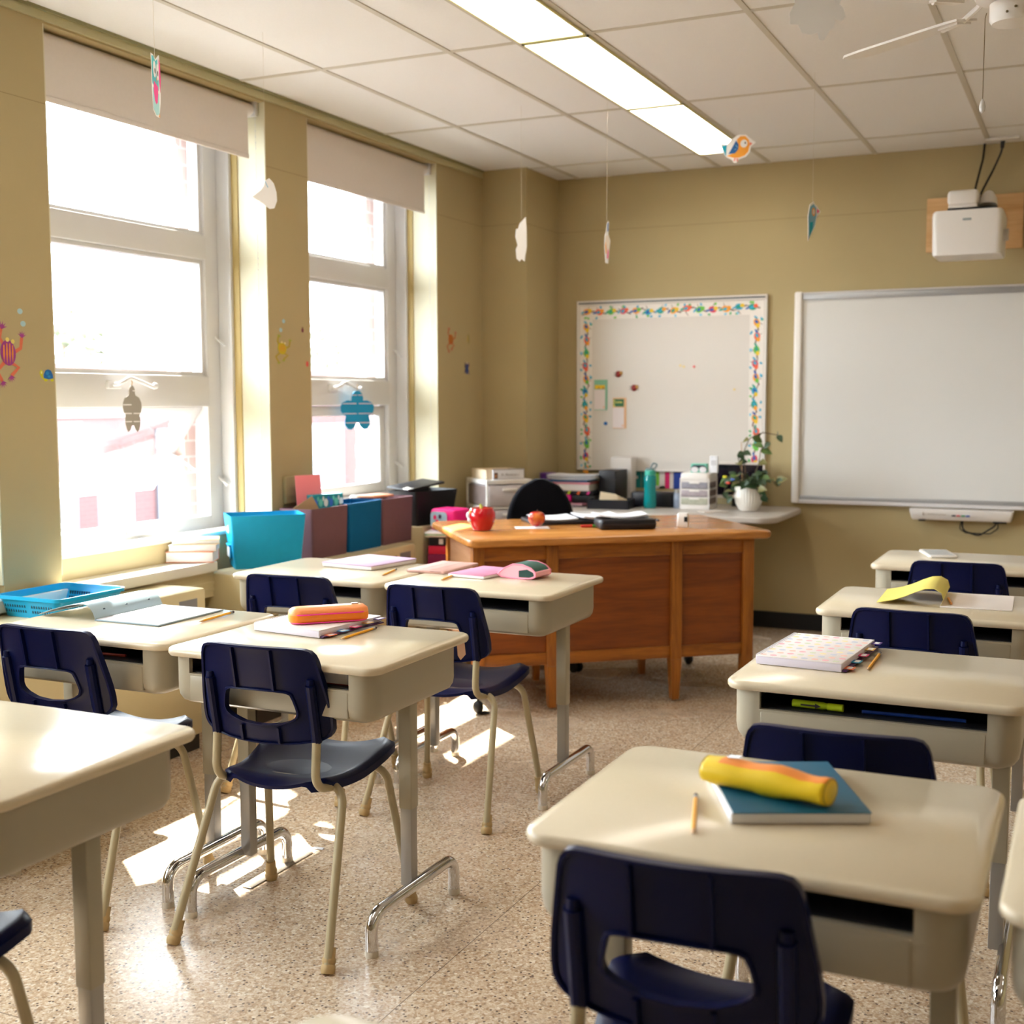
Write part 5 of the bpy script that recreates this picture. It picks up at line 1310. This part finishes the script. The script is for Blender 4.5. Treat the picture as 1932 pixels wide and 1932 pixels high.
decal('frog_sticker', 'yellow-green frog sticker on the wall between the windows', 4.832, 1.628, frog((0, 1, 2, 3, 4)), FM2, .62, su=1.0)
FM3 = [C('frog3_limb', '#b0602c'), C('frog3_hand', '#b8583a'), C('frog3_body', '#b85a1c'), C('frog3_stripe', '#a8701c'), C('frog3_eye', '#c09a5c')]
decal('frog_sticker', 'orange frog sticker right of the farther window', 6.518, 1.742, frog((0, 1, 2, 3, 4)), FM3, .66, su=.92)
decal('turtle_sticker', 'blue-shelled yellow turtle sticker beside the nearest window', 3.388, 1.480, [(1, limb([(-.032,.006),(-.030,-.004),(-.018,-.014),(.0,-.012)], .004)), (1, E_(-.032,.008,.008,.011)), (1, E_(-.012,-.017,.008,.005)), (1, E_(.018,-.017,.008,.005)), (0, [(-.022,-.010),(-.021,.004),(-.012,.018),(.0,.022),(.013,.018),(.022,.004),(.023,-.010),(.0,-.014)]), (2, E_(-.004,.008,.008,.007)), (2, E_(.004,-.004,.007,.005)), (3, E_(-.032,.010,.003,.005))], [C('shell_blue', '#0f62a8'), C('turtle_yellow', '#c4be14'), C('shell_light', '#1a86c0'), C('eye_cream', '#e0d89a')])
decal('beetle_sticker', 'small blue insect sticker right of the farther window', 6.725, 1.577, [(1, limb([(-.03,.02),(-.012,.005),(-.03,-.028)], .005)), (1, limb([(.03,.026),(.012,.005),(.03,-.034)], .005)), (0, E_(0, -.002, .018, .032)), (1, limb([(-.012,.02),(-.026,.036)], .004)), (1, limb([(.012,.02),(.026,.036)], .004)), (2, E_(-.007,.036,.007,.007)), (2, E_(.010,.036,.007,.007))], [C('bug_blue', '#1e3f84'), C('bug_purple', '#4c3a6c'), C('bug_eye', '#b4a48c')])
decal('fish_sticker', 'tiny olive sticker next to the orange frog sticker', 6.742, 1.757, [(0, E_(-.006, 0, .010, .020)), (1, limb([(.004,.03),(.012,0),(.008,-.028)], .005))], [C('olive_a', '#b0984c'), C('olive_b', '#8a8634')])
BL = C('bubble_blue', '#a4c6cc')
for y, z, lab in ((3.268, 1.704, 'pale blue bubble sticker, upper one above the striped frog'), (3.280, 1.661, 'pale blue bubble sticker, lower one above the striped frog'), (4.849, 1.758, 'pale blue bubble sticker, upper one above the yellow-green frog'), (4.826, 1.716, 'pale blue bubble sticker, lower one above the yellow-green frog')):
    decal('bubble_sticker', lab, y, z, [(0, E_(0, 0, .012, .010))], [BL])
decal('ladybird_sticker', 'dark red ladybird sticker beside the farther window', 5.002, 1.726, [(0, E_(0, -.003, .009, .011)), (1, E_(0, .008, .006, .005))], [C('lady_maroon', '#6e1c34'), C('lady_head', '#6a4a34')])
decal('ladybird_sticker', 'bright red ladybird sticker at the edge of the farther window', 5.037, 1.563, [(0, E_(0, 0, .011, .014))], [C('lady_bright', '#cf4a44')])

# ------------------------------------------------------------------ things on the student desks
DZ = .7405
def pencil(p0, p1, label, z=DZ):
    a = Vector((p0[0], p0[1], 0)); b = Vector((p1[0], p1[1], 0)); L = (b-a).length
    t = thing('pencil', label, 'pencil', (a.x, a.y, z+.0036), math.atan2(b.y-a.y, b.x-a.x), 'yellow pencils on the desks')
    r = .0036
    obj(MB().tube([(.020, 0, 0), (L-.020, 0, 0)], r, 6), 'shaft', M_YEL, t)
    obj(MB().tube([(.004, 0, 0), (.020, 0, 0)], [.0009, r], 6), 'sharpened_wood', M_WOODR, t)
    obj(MB().tube([(0, 0, 0), (.004, 0, 0)], [.0003, .0010], 6), 'lead', M_LEAD, t)
    obj(MB().tube([(L-.020, 0, 0), (L-.009, 0, 0)], r*1.04, 8), 'ferrule', M_GREYM, t)
    obj(MB().tube([(L-.009, 0, 0), (L, 0, 0)], r*.96, 8), 'eraser', M_ERAS, t)
pencil((-1.823, 2.784), (-1.823, 2.972), 'yellow pencil beside the planner under the orange pencil case')
pencil((-2.344, 2.837), (-2.359, 3.019), 'yellow pencil right of the open grey-blue folder')
pencil((-2.356, 3.883), (-2.394, 4.054), 'yellow pencil beside the lilac notebook')
pencil((-2.099, 3.866), (-2.123, 4.018), 'yellow pencil touching the pink notebook')
pencil((-.516, 1.725), (-.566, 1.907), 'yellow pencil left of the teal notebook in the foreground')
pencil((-.468, 2.984), (-.471, 3.20), 'yellow pencil beside the dotted notebook')
def pose(name, label, cat, P, z=DZ, grp=None):
    """P = front-left, front-right, back-left corners -> thing at centre, size"""
    fl, fr, bl = (Vector(p) for p in P)
    w = (fr-fl).length; d = (bl-fl).length; a = math.atan2((fr-fl).y, (fr-fl).x)
    c = fl+(fr-fl)/2+(bl-fl)/2
    return thing(name, label, cat, (c.x, c.y, z), a, grp), w, d
M_SPIRAL = C('wire_white', '#b8b4b8', .3)
def planner(label, P, tabs, cover, dots=None):
    t, w, d = pose('planner', label, 'notebook', P)
    h = .022
    obj(MB().rbox(-w/2, w/2, -d/2, d/2, .001, h-.0015, .002), 'pages', C('page_lilac', '#d8d2e2', .7), t)
    obj(MB().rbox(-w/2, w/2, -d/2, d/2, h-.0015, h, .0006), 'cover', cover, t)
    if dots:
        mb = MB()
        for r in range(9):
            for k in range(8):
                mb.m = (r*3+k*2) % 5; mb.prism(E_(-w/2+.016+k*(w-.03)/7+(.006 if r % 2 else 0)-.004, -d/2+.02+r*(d-.04)/8, .0085, .0085, 0, 12), .0002, lambda u, v, w_: (u, v, h+w_))
        obj(mb, 'cover_dots', dots, t, 0)
    mb = MB()
    for k in range(28): mb.tube(arc_fillet([(-w/2+.010, -d/2+.012+k*(d-.024)/27, h+.001), (-w/2-.004, -d/2+.012+k*(d-.024)/27, h+.003), (-w/2-.004, -d/2+.012+k*(d-.024)/27, -.0 +.003), (-w/2+.008, -d/2+.012+k*(d-.024)/27, .001)], .005, 3), .0007, 4)
    obj(mb, 'wire_binding', M_SPIRAL, t)
    mb = MB(); mb.rbox(w/2-.001, w/2+.012, -d/2+.004, d/2-.004, .002, .006, .0008); obj(mb, 'back_cover', C('plum_cover', '#4a1f5c', .4), t)
    for k, hx in enumerate(tabs):
        y = -d/2+.02+k*(d-.06)/(len(tabs)-1)
        mb = MB(); mb.rbox(w/2-.004, w/2+.022, y, y+.032, .005+.003*k, .0065+.003*k, .0004); mb.m = 1; mb.box(w/2+.006, w/2+.018, y+.004, y+.028, .0065+.003*k, .0068+.003*k)
        obj(mb, 'index_tab', [C('tab_'+hx[1:], hx, .5), M_PAPER], t)
    return t
planner('spiral planner with colourful index tabs under the orange pencil case', [(-2.123, 2.809), (-1.885, 2.782), (-2.098, 3.085)], ['#e8703a', '#5aa0d8', '#d83a80', '#e8c46a', '#5a3a8c'], C('planner_white', '#e6dede', .5))
planner('notebook with pastel dotted cover and index tabs on the right-row desk', [(-.728, 2.955), (-.520, 2.940), (-.706, 3.29)], ['#f0703a', '#2f9ac8', '#e83a80', '#e8c070', '#5a3a9c'], C('planner_cream', '#ece6e6', .5), [C('dot_peach', '#f2c4b8'), C('dot_yellow', '#efe0b0'), C('dot_pink', '#eeb4c0'), C('dot_blue', '#c8cede'), C('dot_mint', '#d6dcc4')])
def softcase(name, label, loc, rz, L, W, H, top_m, side_m, trim_m, cat='pencil case'):
    t = thing(name, label, cat, loc, rz)
    mb = MB(); mb.slab(L, W, W*.42, [(.010, 0), (.002, .006), (0, H*.35), (.001, H*.55)], n=8); obj(mb, 'lower_body', side_m, t, 60)
    mb = MB(); mb.slab(L, W, W*.42, [(.001, H*.55), (.001, H*.62), (.003, H*.80), (.012, H*.95), (.026, H)], n=8); obj(mb, 'upper_body', top_m, t, 60)
    return t
t = softcase('pencil_case', 'neon orange zipped pencil case with pink piping on the planner', (-1.945, 2.915, DZ+.0225), D(45), .228, .075, .046, C('neon_orange_top', '#ff9a5c', .35), C('neon_orange', '#f98a1c', .35), None)
mb = MB()
o_ = rrect(.216, .076, .032, 8); mb.tube([(x, y, .0275) for x, y in o_]+[(o_[0][0], o_[0][1], .0275)], .0022, 6); mb.tube([(x, y, .004) for x, y in o_]+[(o_[0][0], o_[0][1], .004)], .0018, 6)
obj(mb, 'piping', C('piping_pink', '#f0409a', .4), t)
mb = MB(); mb.rbox(.065, .085, -.008, .004, .0455, .049, .001); mb.tube([(-.05, .036, .03), (-.04, .045, .035), (-.025, .044, .033)], .002, 6); obj(mb, 'zip_pull', M_GREYM, t)
# open folder on the left desk
t = thing('open_folder', 'open grey-blue punched folder with white page on the left desk', 'folder', (-2.535, 2.885, DZ), D(.5))
obj(MB().rbox(-.115, .125, -.145, .150, 0, .004, .001), 'back_cover', C('folder_blue_inner', '#7f929e', .5), t)
obj(MB().box(-.11, .122, -.142, .147, .004, .0052), 'page', C('page_cool', '#d6d6dc', .8), t, 0)
mb = MB(); prof = []
for k in range(17):
    u = k/16
    prof.append((-.115-.215*u+.0*u, .004+.052*math.sin(PI*min(1, u*1.12))**1.1*(1-u*.55)+(.0 if u < .9 else .004*(u-.9)*10)))
# bulge near the fold
prof = [(-.112, .004), (-.120, .022), (-.132, .038), (-.150, .046), (-.172, .045), (-.195, .042), (-.222, .037), (-.25, .030), (-.285, .020), (-.32, .009), (-.335, .003)]
vs = []; fs = []
for x, z in prof:
    for y in (-.145, .15): vs.append((x, y, z))
n_ = len(vs)
vs += [(x, y, z+.0015) for x, y, z in vs]
for i in range(len(prof)-1):
    q = (2*i, 2*i+1, 2*i+3, 2*i+2); fs += [q, tuple(j+n_ for j in q[::-1]), (2*i, 2*i+2, 2*i+2+n_, 2*i+n_), (2*i+1, 2*i+1+n_, 2*i+3+n_, 2*i+3)]
mb.add(vs, fs); obj(mb, 'front_cover', C('folder_blue', '#9fb4bf', .5), t, 60)
hm = C('punch_hole', '#20303c')
for y in (-.095, .0, .10): obj(MB().tube([(-.1245, y, .026), (-.1220, y, .026)], .0045, 10), 'punch_hole', hm, t)
# desks near the teacher's desk
t, w, d = pose('notebook', 'large lilac notebook on the desk beside the turquoise bin', 'notebook', [(-2.700, 4.03), (-2.455, 3.995), (-2.69, 4.31)])
obj(MB().rbox(-w/2, w/2, -d/2, d/2, .001, .016, .003), 'pages', M_PAPER, t)
obj(MB().rbox(-w/2-.001, w/2+.001, -d/2-.001, d/2+.001, .014, .018, .001), 'cover', C('lilac', '#b396b4', .5), t)
t, w, d = pose('tablet_folio', 'dusty pink tablet folio next to the pink notebook', 'tablet case', [(-2.330, 4.030), (-2.168, 4.025), (-2.33, 4.30)])
obj(MB().rbox(-w/2, w/2, -d/2, d/2, 0, .011, .003), 'folio', C('dusty_pink', '#c69c92', .45), t)
mb = MB()
for x in (-.025, .022): mb.box(x-.0005, x+.0005, -d/2+.004, d/2-.004, .0108, .0113)
mb.box(w/2-.06, w/2-.012, -d/2-.0006, -d/2+.004, .006, .0085); obj(mb, 'crease', C('crease_brown', '#8a625a'), t)
t, w, d = pose('notebook', 'pink marbled notebook beside the pink and green glasses case', 'notebook', [(-2.112, 3.985), (-1.955, 3.965), (-2.125, 4.22)])
obj(MB().rbox(-w/2, w/2, -d/2, d/2, .0005, .011, .002), 'pages', M_PAPER, t)
obj(MB().rbox(-w/2, w/2, -d/2, d/2, .010, .0125, .0008), 'cover', mat('pink_marble', '#c884a4', .5, noise=.2, nscale=16), t)
t = thing('glasses_case', 'folded pink and dark green pouch on the desk before the wooden desk', 'pouch', (-1.868, 4.09, DZ), D(-6))
def loopz(s): return [(-.085,.012),(-.06,.034),(-.02,.052),(.02,.052),(.055,.042),(.075,.026),(.075,.012),(.06,.004),(.02,.001),(-.03,.001),(-.07,.004)]
mb = MB(); L_ = loopz(1); mb.prism(L_, .11, lambda u, v, w: (u, -.055+w, v)); obj(mb, 'pouch_body', C('pouch_pink', '#f0a8b4', .5), t, 50)
mb = MB(); L2 = [(-.055,.0375),(-.02,.0535),(.02,.0535),(.055,.0435),(.071,.0295),(.071,.027),(.052,.040),(.02,.0515),(-.02,.0515),(-.05,.0355)]
mb.prism(L2, .100, lambda u, v, w: (u, -.05+w, v)); obj(mb, 'green_panel', C('pouch_green', '#2c5a50', .6), t, 50)
mb = MB(); mb.prism([(.005,.006),(.005,.030),(.04,.036),(.065,.026),(.068,.014),(.05,.007)], .0012, lambda u, v, w: (u, -.0562+w, v)); obj(mb, 'end_opening', C('pouch_deep', '#123a34', .7), t)
mb = MB()
for y in (-.055, .055): obj(MB().tube([(u, y, v) for u, v in L_]+[(L_[0][0], y, L_[0][1])], .0025, 6), 'edge_trim', C('pouch_trim', '#f48aa8', .5), t)
# right row
t, w, d = pose('notebook', 'teal notebook under the yellow pencil case in the right foreground', 'notebook', [(-.482, 1.800), (-.288, 1.890), (-.590, 2.045)])
obj(MB().rbox(-w/2, w/2, -d/2, d/2, .0005, .018, .003), 'pages', M_PAPER, t)
mb = MB(); mb.rbox(-w/2+.004, w/2+.001, -d/2-.001, d/2+.001, .017, .0185, .0006); obj(mb, 'cover', mat('teal_cover', '#0f5a78', .4, noise=.04), t)
t = thing('pencil_case', 'yellow and orange barrel pencil case lying on the teal notebook', 'pencil case', (-.452, 1.915, DZ+.0195), math.atan2(-.05, .225))
LEN = .215; rings = []; rc = random.Random(2)
secs = [-.5, -.485, -.46, -.42, -.36, -.28, -.2, -.1, 0, .1, .2, .3, .38, .43, .465, .487, .5]
prof2 = {}
for i, s in enumerate(secs):
    e = 1-.10*(abs(s)*2)**8; f = .92+.08*math.cos(s*9)+rc.uniform(-.015, .015)
    if i in (0, len(secs)-1): e *= .82
    ring = []
    for k in range(20):
        a = 2*PI*k/20; w_ = .033*e; hh = .025*e*f*(1+.10*math.sin(s*14))
        ring.append((s*LEN, w_*math.cos(a)+rc.uniform(-.0008, .0008), max(.0, .022+hh*math.sin(a)+rc.uniform(-.0008, .0008))))
    rings.append(ring)
mb = MB(); mb.loft(rings)
K_ = 20
for fi in range(len(mb.f)):
    if fi < (len(secs)-1)*K_:
        k = fi % K_; sec = fi//K_
        if 2 <= k <= 6 and 4 <= sec: mb.mi[fi] = 1
obj(mb, 'case_body', [mat('case_yellow', '#e8c41c', .4, noise=.06, nscale=30), mat('case_orange', '#f0903a', .4, noise=.06, nscale=30)], t, 70)
mb = MB(); mb.tube([(-.5*LEN+.001, .026*math.cos(2*PI*k/20), .022+.0195*math.sin(2*PI*k/20)) for k in range(21)], .0015, 5); mb.tube([(.5*LEN-.001, .026*math.cos(2*PI*k/20), .022+.0195*math.sin(2*PI*k/20)) for k in range(21)], .0015, 5); obj(mb, 'end_seam', C('seam_yellow', '#b89a14', .5), t)
mb = MB()
for y in (-.004, .004): mb.tube([(-.070, y+.006, .046), (-.045, y+.0, .050)], .0018, 6)
obj(mb, 'zip_pull', M_GREYM, t)
# open yellow notebook
t = thing('open_notebook', 'open yellow-covered notebook with white page on the right-row desk', 'notebook', (-.36, 4.16, DZ), D(2))
obj(MB().rbox(-.06, .15, -.145, .15, 0, .004, .001), 'page', C('page_white', '#e8e0dc', .7), t)
mb = MB(); prof = [(-.058, .004), (-.050, .022), (-.056, .044), (-.078, .056), (-.105, .054), (-.135, .042), (-.165, .027), (-.20, .014), (-.235, .006), (-.25, .003)]
vs = []; fs = []
for x, z in prof:
    for y in (-.145, .15): vs.append((x, y, z))
n_ = len(vs); vs += [(x, y, z+.0016) for x, y, z in vs]
for i in range(len(prof)-1):
    q = (2*i, 2*i+1, 2*i+3, 2*i+2); fs += [q, tuple(j+n_ for j in q[::-1]), (2*i, 2*i+2, 2*i+2+n_, 2*i+n_), (2*i+1, 2*i+1+n_, 2*i+3+n_, 2*i+3)]
mb.add(vs, fs); obj(mb, 'front_cover', C('yellow_cover', '#e2d26a', .55), t, 60)
t = thing('crayon', 'short orange crayon on the white page of the yellow notebook', 'crayon', (-.385, 4.05, DZ+.008), D(100))
obj(MB().tube([(0, 0, 0), (.11, 0, 0), (.122, 0, 0)], [.004, .004, .001], 8), 'crayon_body', C('crayon_orange', '#f0a868', .5), t)
t, w, d = pose('tablet', 'white tablet lying on the desk nearest the whiteboard', 'tablet', [(-.585, 5.265), (-.475, 5.30), (-.665, 5.47)])
obj(MB().rbox(-w/2, w/2, -d/2, d/2, 0, .010, .004, .012), 'tablet_body', M_WHITE, t)
obj(MB().box(-w/2+.010, w/2-.010, -d/2+.018, d/2-.018, .0098, .0104), 'screen', mat('tablet_screen', '#8f9597', .1, noise=.02), t, 0)
# things lying in the desk trays
t = thing('highlighter', 'yellow-green highlighter in the tray of the desk with the dotted notebook', 'highlighter', (-.560, 2.805, .690), D(-3))
obj(MB().tube([(-.045, 0, 0), (.025, 0, 0), (.035, 0, 0)], [.009, .009, .006], 10), 'barrel', C('hi_green', '#a8c018', .4), t)
obj(MB().tube([(.035, 0, 0), (.07, 0, 0)], .0085, 10), 'cap', C('hi_green2', '#b8cc1c', .4), t)
mb = MB(); mb.box(-.025, .012, -.0093, -.0088, -.002, .002); mb.prism([(.008, -.006), (.022, 0), (.008, .006)], .0005, lambda u, v, w: (u, -.0092+w, v)); obj(mb, 'barrel_print', M_LEAD, t)
solo(MB().tube([(-.10, 0, 0), (.12, .01, 0)], .004, 8), 'ball_pen', C('pen_blue', '#1c3f8c', .35), 'dark blue pen in the tray of the desk with the dotted notebook', 'pen', (-.35, 2.81, .685))
book('book', 'dark red book in the tray of the desk with the orange pencil case', 'book', .17, .20, .030, '#7c1224', (-1.735, 2.655, .681), 0, None, True)
t = thing('pencil', 'orange-red pencil lying in the tray of the left desk', 'pencil', (-2.40, 2.595, .685), D(178), None)
obj(MB().tube([(0, 0, 0), (.12, .01, 0)], .004, 6), 'shaft', C('pencil_red', '#b8431c'), t)
solo(MB().box(-.012, .012, -.004, .004, 0, .022), 'sticky_tag', M_PAPER, 'small white tag in the tray of the left desk', 'tag', (-2.505, 2.585, .681))
mb = MB(); mb.prism([(-.02, 0), (.02, .01), (.03, -.035), (.0, -.045), (-.015, -.03)], .002, lambda u, v, w: (w, u, v))
solo(mb, 'paper_scrap', C('scrap_pink', '#e8c0a8', .7), 'pinkish paper scrap sticking out under the desktop with the orange case', 'paper', (-1.572, 3.005, .712))
# floor
t = thing('ruler', 'clear plastic ruler lying on the floor by the middle chair', 'ruler', (-2.140, 2.93, .001), D(90))
obj(MB().rbox(-.16, .15, -.015, .015, 0, .003, .0008), 'ruler_body', mat('clear_plastic', '#cdbfae', .1, noise=.02, trans=.6), t)
mb = MB()
for k in range(30): mb.box(-.155+k*.010, -.1545+k*.010, -.015, -.009 if k % 5 else -.005, .003, .0032)
obj(mb, 'markings', C('ruler_marks', '#5c5048'), t)
solo(MB().prism([(-.02, -.01), (.02, -.006), (.016, .012), (-.018, .008)], .001, lambda u, v, w: (u, v, w)), 'paper_scrap', M_PAPER, 'tiny white paper scrap on the floor past the ruler', 'paper', (-2.135, 3.12, .001))

# ------------------------------------------------------------------ outdoors
struct(MB().box(-120, XW-.48, -60, 120, -4.2, -4.0), 'ground', C('asphalt_pale', '#4c4b4c', .9))
t = thing('brick_building', 'red brick building wing with flat roof across the yard', 'building', (0, 0, 0))
MB1 = brick_mat('far_brick', '#452a28', '#402625', '#443332')
obj(MB().box(-24, -15, 5, 44, -4, 1.8), 'wall', MB1, t, 0)
obj(MB().box(-24.2, -14.8, 4.8, 44.2, 1.8, 2.0), 'roof_edge', C('roof_pink', '#543a38', .8), t, 0)
for k in range(8):
    y = 8.3+4.4*k
    f = MB(); f.box(-15.02, -14.94, y, y+1.6, -1.2, .9); fo = obj(f, 'window', C('far_window', '#4c4d52', .4), t, 0)
    obj(MB().box(-14.95, -14.92, y+.12, y+1.48, -1.05, -.1), 'blind', C('far_blind', '#56565a', .6), fo, 0)
t = thing('brick_building', 'low brick wing with a pale flat roof just outside the windows', 'building', (0, 0, 0))
obj(MB().box(-13.5, -9.5, 5.5, 12.5, -4, -.75), 'wall', MB1, t, 0)
obj(MB().box(-13.7, -9.3, 5.3, 12.7, -.75, -.6), 'roof', C('flat_roof', '#42424a', .9), t, 0)
o = obj(MB().rbox(-12.5, -11.2, 8.0, 11.4, -.6, .25, .03), 'roof_unit', C('unit_grey', '#505156', .6), t)
obj(MB().box(-11.0, -10.7, 11.5, 11.8, -.6, .5), 'vent_pipe', C('vent_pale', '#5c5c5e', .6), t, 0)
def tree(label, x, y, h, r, seed):
    t = thing('tree', label, 'tree', (x, y, -4), 0, 'hazy trees beyond the brick building')
    obj(MB().tube([(0, 0, 0), (.1, 0, h*.5), (0, .1, h*.9)], [.25, .18, .05], 8), 'trunk', C('bark', '#6a5a4c', .9), t)
    rr = random.Random(seed); mb = MB()
    for k in range(900):
        a, b_ = rr.uniform(0, 2*PI), math.acos(rr.uniform(-1, 1)); q = r*rr.uniform(.2, 1)**.5
        c = Vector((q*math.sin(b_)*math.cos(a), q*math.sin(b_)*math.sin(a), h*.72+q*1.1*math.cos(b_)))
        u = Vector((rr.uniform(-1, 1), rr.uniform(-1, 1), rr.uniform(-1, 1))).normalized()*.22; v = u.cross(Vector((rr.uniform(-1, 1), .3, rr.uniform(-1, 1)))).normalized()*.14
        mb.add([tuple(c-u), tuple(c+v), tuple(c+u), tuple(c-v)], [(0, 1, 2, 3)])
    obj(mb, 'foliage', C('far_leaf', '#6e725e', .8), t, 0)
tree('pale bare-looking tree seen through the farther window', -34, 52, 9.6, 2.6, 1)
tree('pale tree low in the right part of the nearest window', -36, 36, 9.2, 2.4, 2)
tree('pale round tree low at the left edge of the nearest window', -38, 30, 8.6, 1.6, 3)

# ------------------------------------------------------------------ light
w = bpy.data.worlds.new('sky'); SC.world = w; w.use_nodes = True
nt = w.node_tree; nt.nodes.clear()
wo = nt.nodes.new('ShaderNodeOutputWorld'); bg = nt.nodes.new('ShaderNodeBackground'); sk = nt.nodes.new('ShaderNodeTexSky')
sk.sky_type = 'HOSEK_WILKIE'; sk.turbidity = 8; sk.ground_albedo = .4
sk.sun_direction = Vector((-.45, .40, .80)).normalized()
mx = nt.nodes.new('ShaderNodeMix'); mx.data_type = 'RGBA'; mx.inputs['Factor'].default_value = .75; mx.inputs['B'].default_value = (.86, .93, 1, 1)
nt.links.new(sk.outputs[0], mx.inputs['A']); nt.links.new(mx.outputs['Result'], bg.inputs['Color']); bg.inputs['Strength'].default_value = SKY
nt.links.new(bg.outputs[0], wo.inputs['Surface'])
sd = bpy.data.lights.new('sun', 'SUN'); sd.energy = SUN; sd.angle = D(.6); sd.color = (1, .97, .91)
so = bpy.data.objects.new('sun', sd); COL.objects.link(so)
so.rotation_euler = Vector(SUNDIR).to_track_quat('-Z', 'Y').to_euler()
for i, (a, b) in enumerate(WIN):
    ld = bpy.data.lights.new('window_portal', 'AREA'); ld.shape = 'RECTANGLE'; ld.size = b-a-.1; ld.size_y = 1.9; ld.cycles.is_portal = True
    lo = bpy.data.objects.new('window_portal', ld); COL.objects.link(lo); lo.location = (-3.97, (a+b)/2, 1.72); lo.rotation_euler = (0, -PI/2, 0)
    lo.rotation_euler = Vector((1, 0, 0)).to_track_quat('-Z', 'Z').to_euler()

# ------------------------------------------------------------------ camera
cd = bpy.data.cameras.new('camera'); co = bpy.data.objects.new('camera', cd); COL.objects.link(co); SC.camera = co
cd.sensor_width = 36; cd.lens = 2333.55/1932*36; cd.clip_start = .05; cd.clip_end = 400
r = Vector((0.90517482, 0.42503224, -0.00247684)); u = Vector((-0.03594714, 0.08235909, 0.99595421)); f = Vector((-0.42351664, 0.90142364, -0.08982807))
co.matrix_world = Matrix(((r.x, u.x, -f.x, 0), (r.y, u.y, -f.y, 0), (r.z, u.z, -f.z, 1.385), (0, 0, 0, 1)))
cd.dof.use_dof = True; cd.dof.focus_distance = 3.3; cd.dof.aperture_fstop = 3.6
SC.view_settings.view_transform = 'Standard'; SC.view_settings.look = 'None'; SC.view_settings.gamma = 1; SC.view_settings.use_curve_mapping = False
SC.view_settings.exposure = EXPO
SC.cycles.use_denoising = True; SC.cycles.max_bounces = 10; SC.cycles.diffuse_bounces = 6; SC.cycles.transparent_max_bounces = 16; SC.cycles.caustics_reflective = False; SC.cycles.caustics_refractive = False
SC.cycles.sample_clamp_indirect = 8
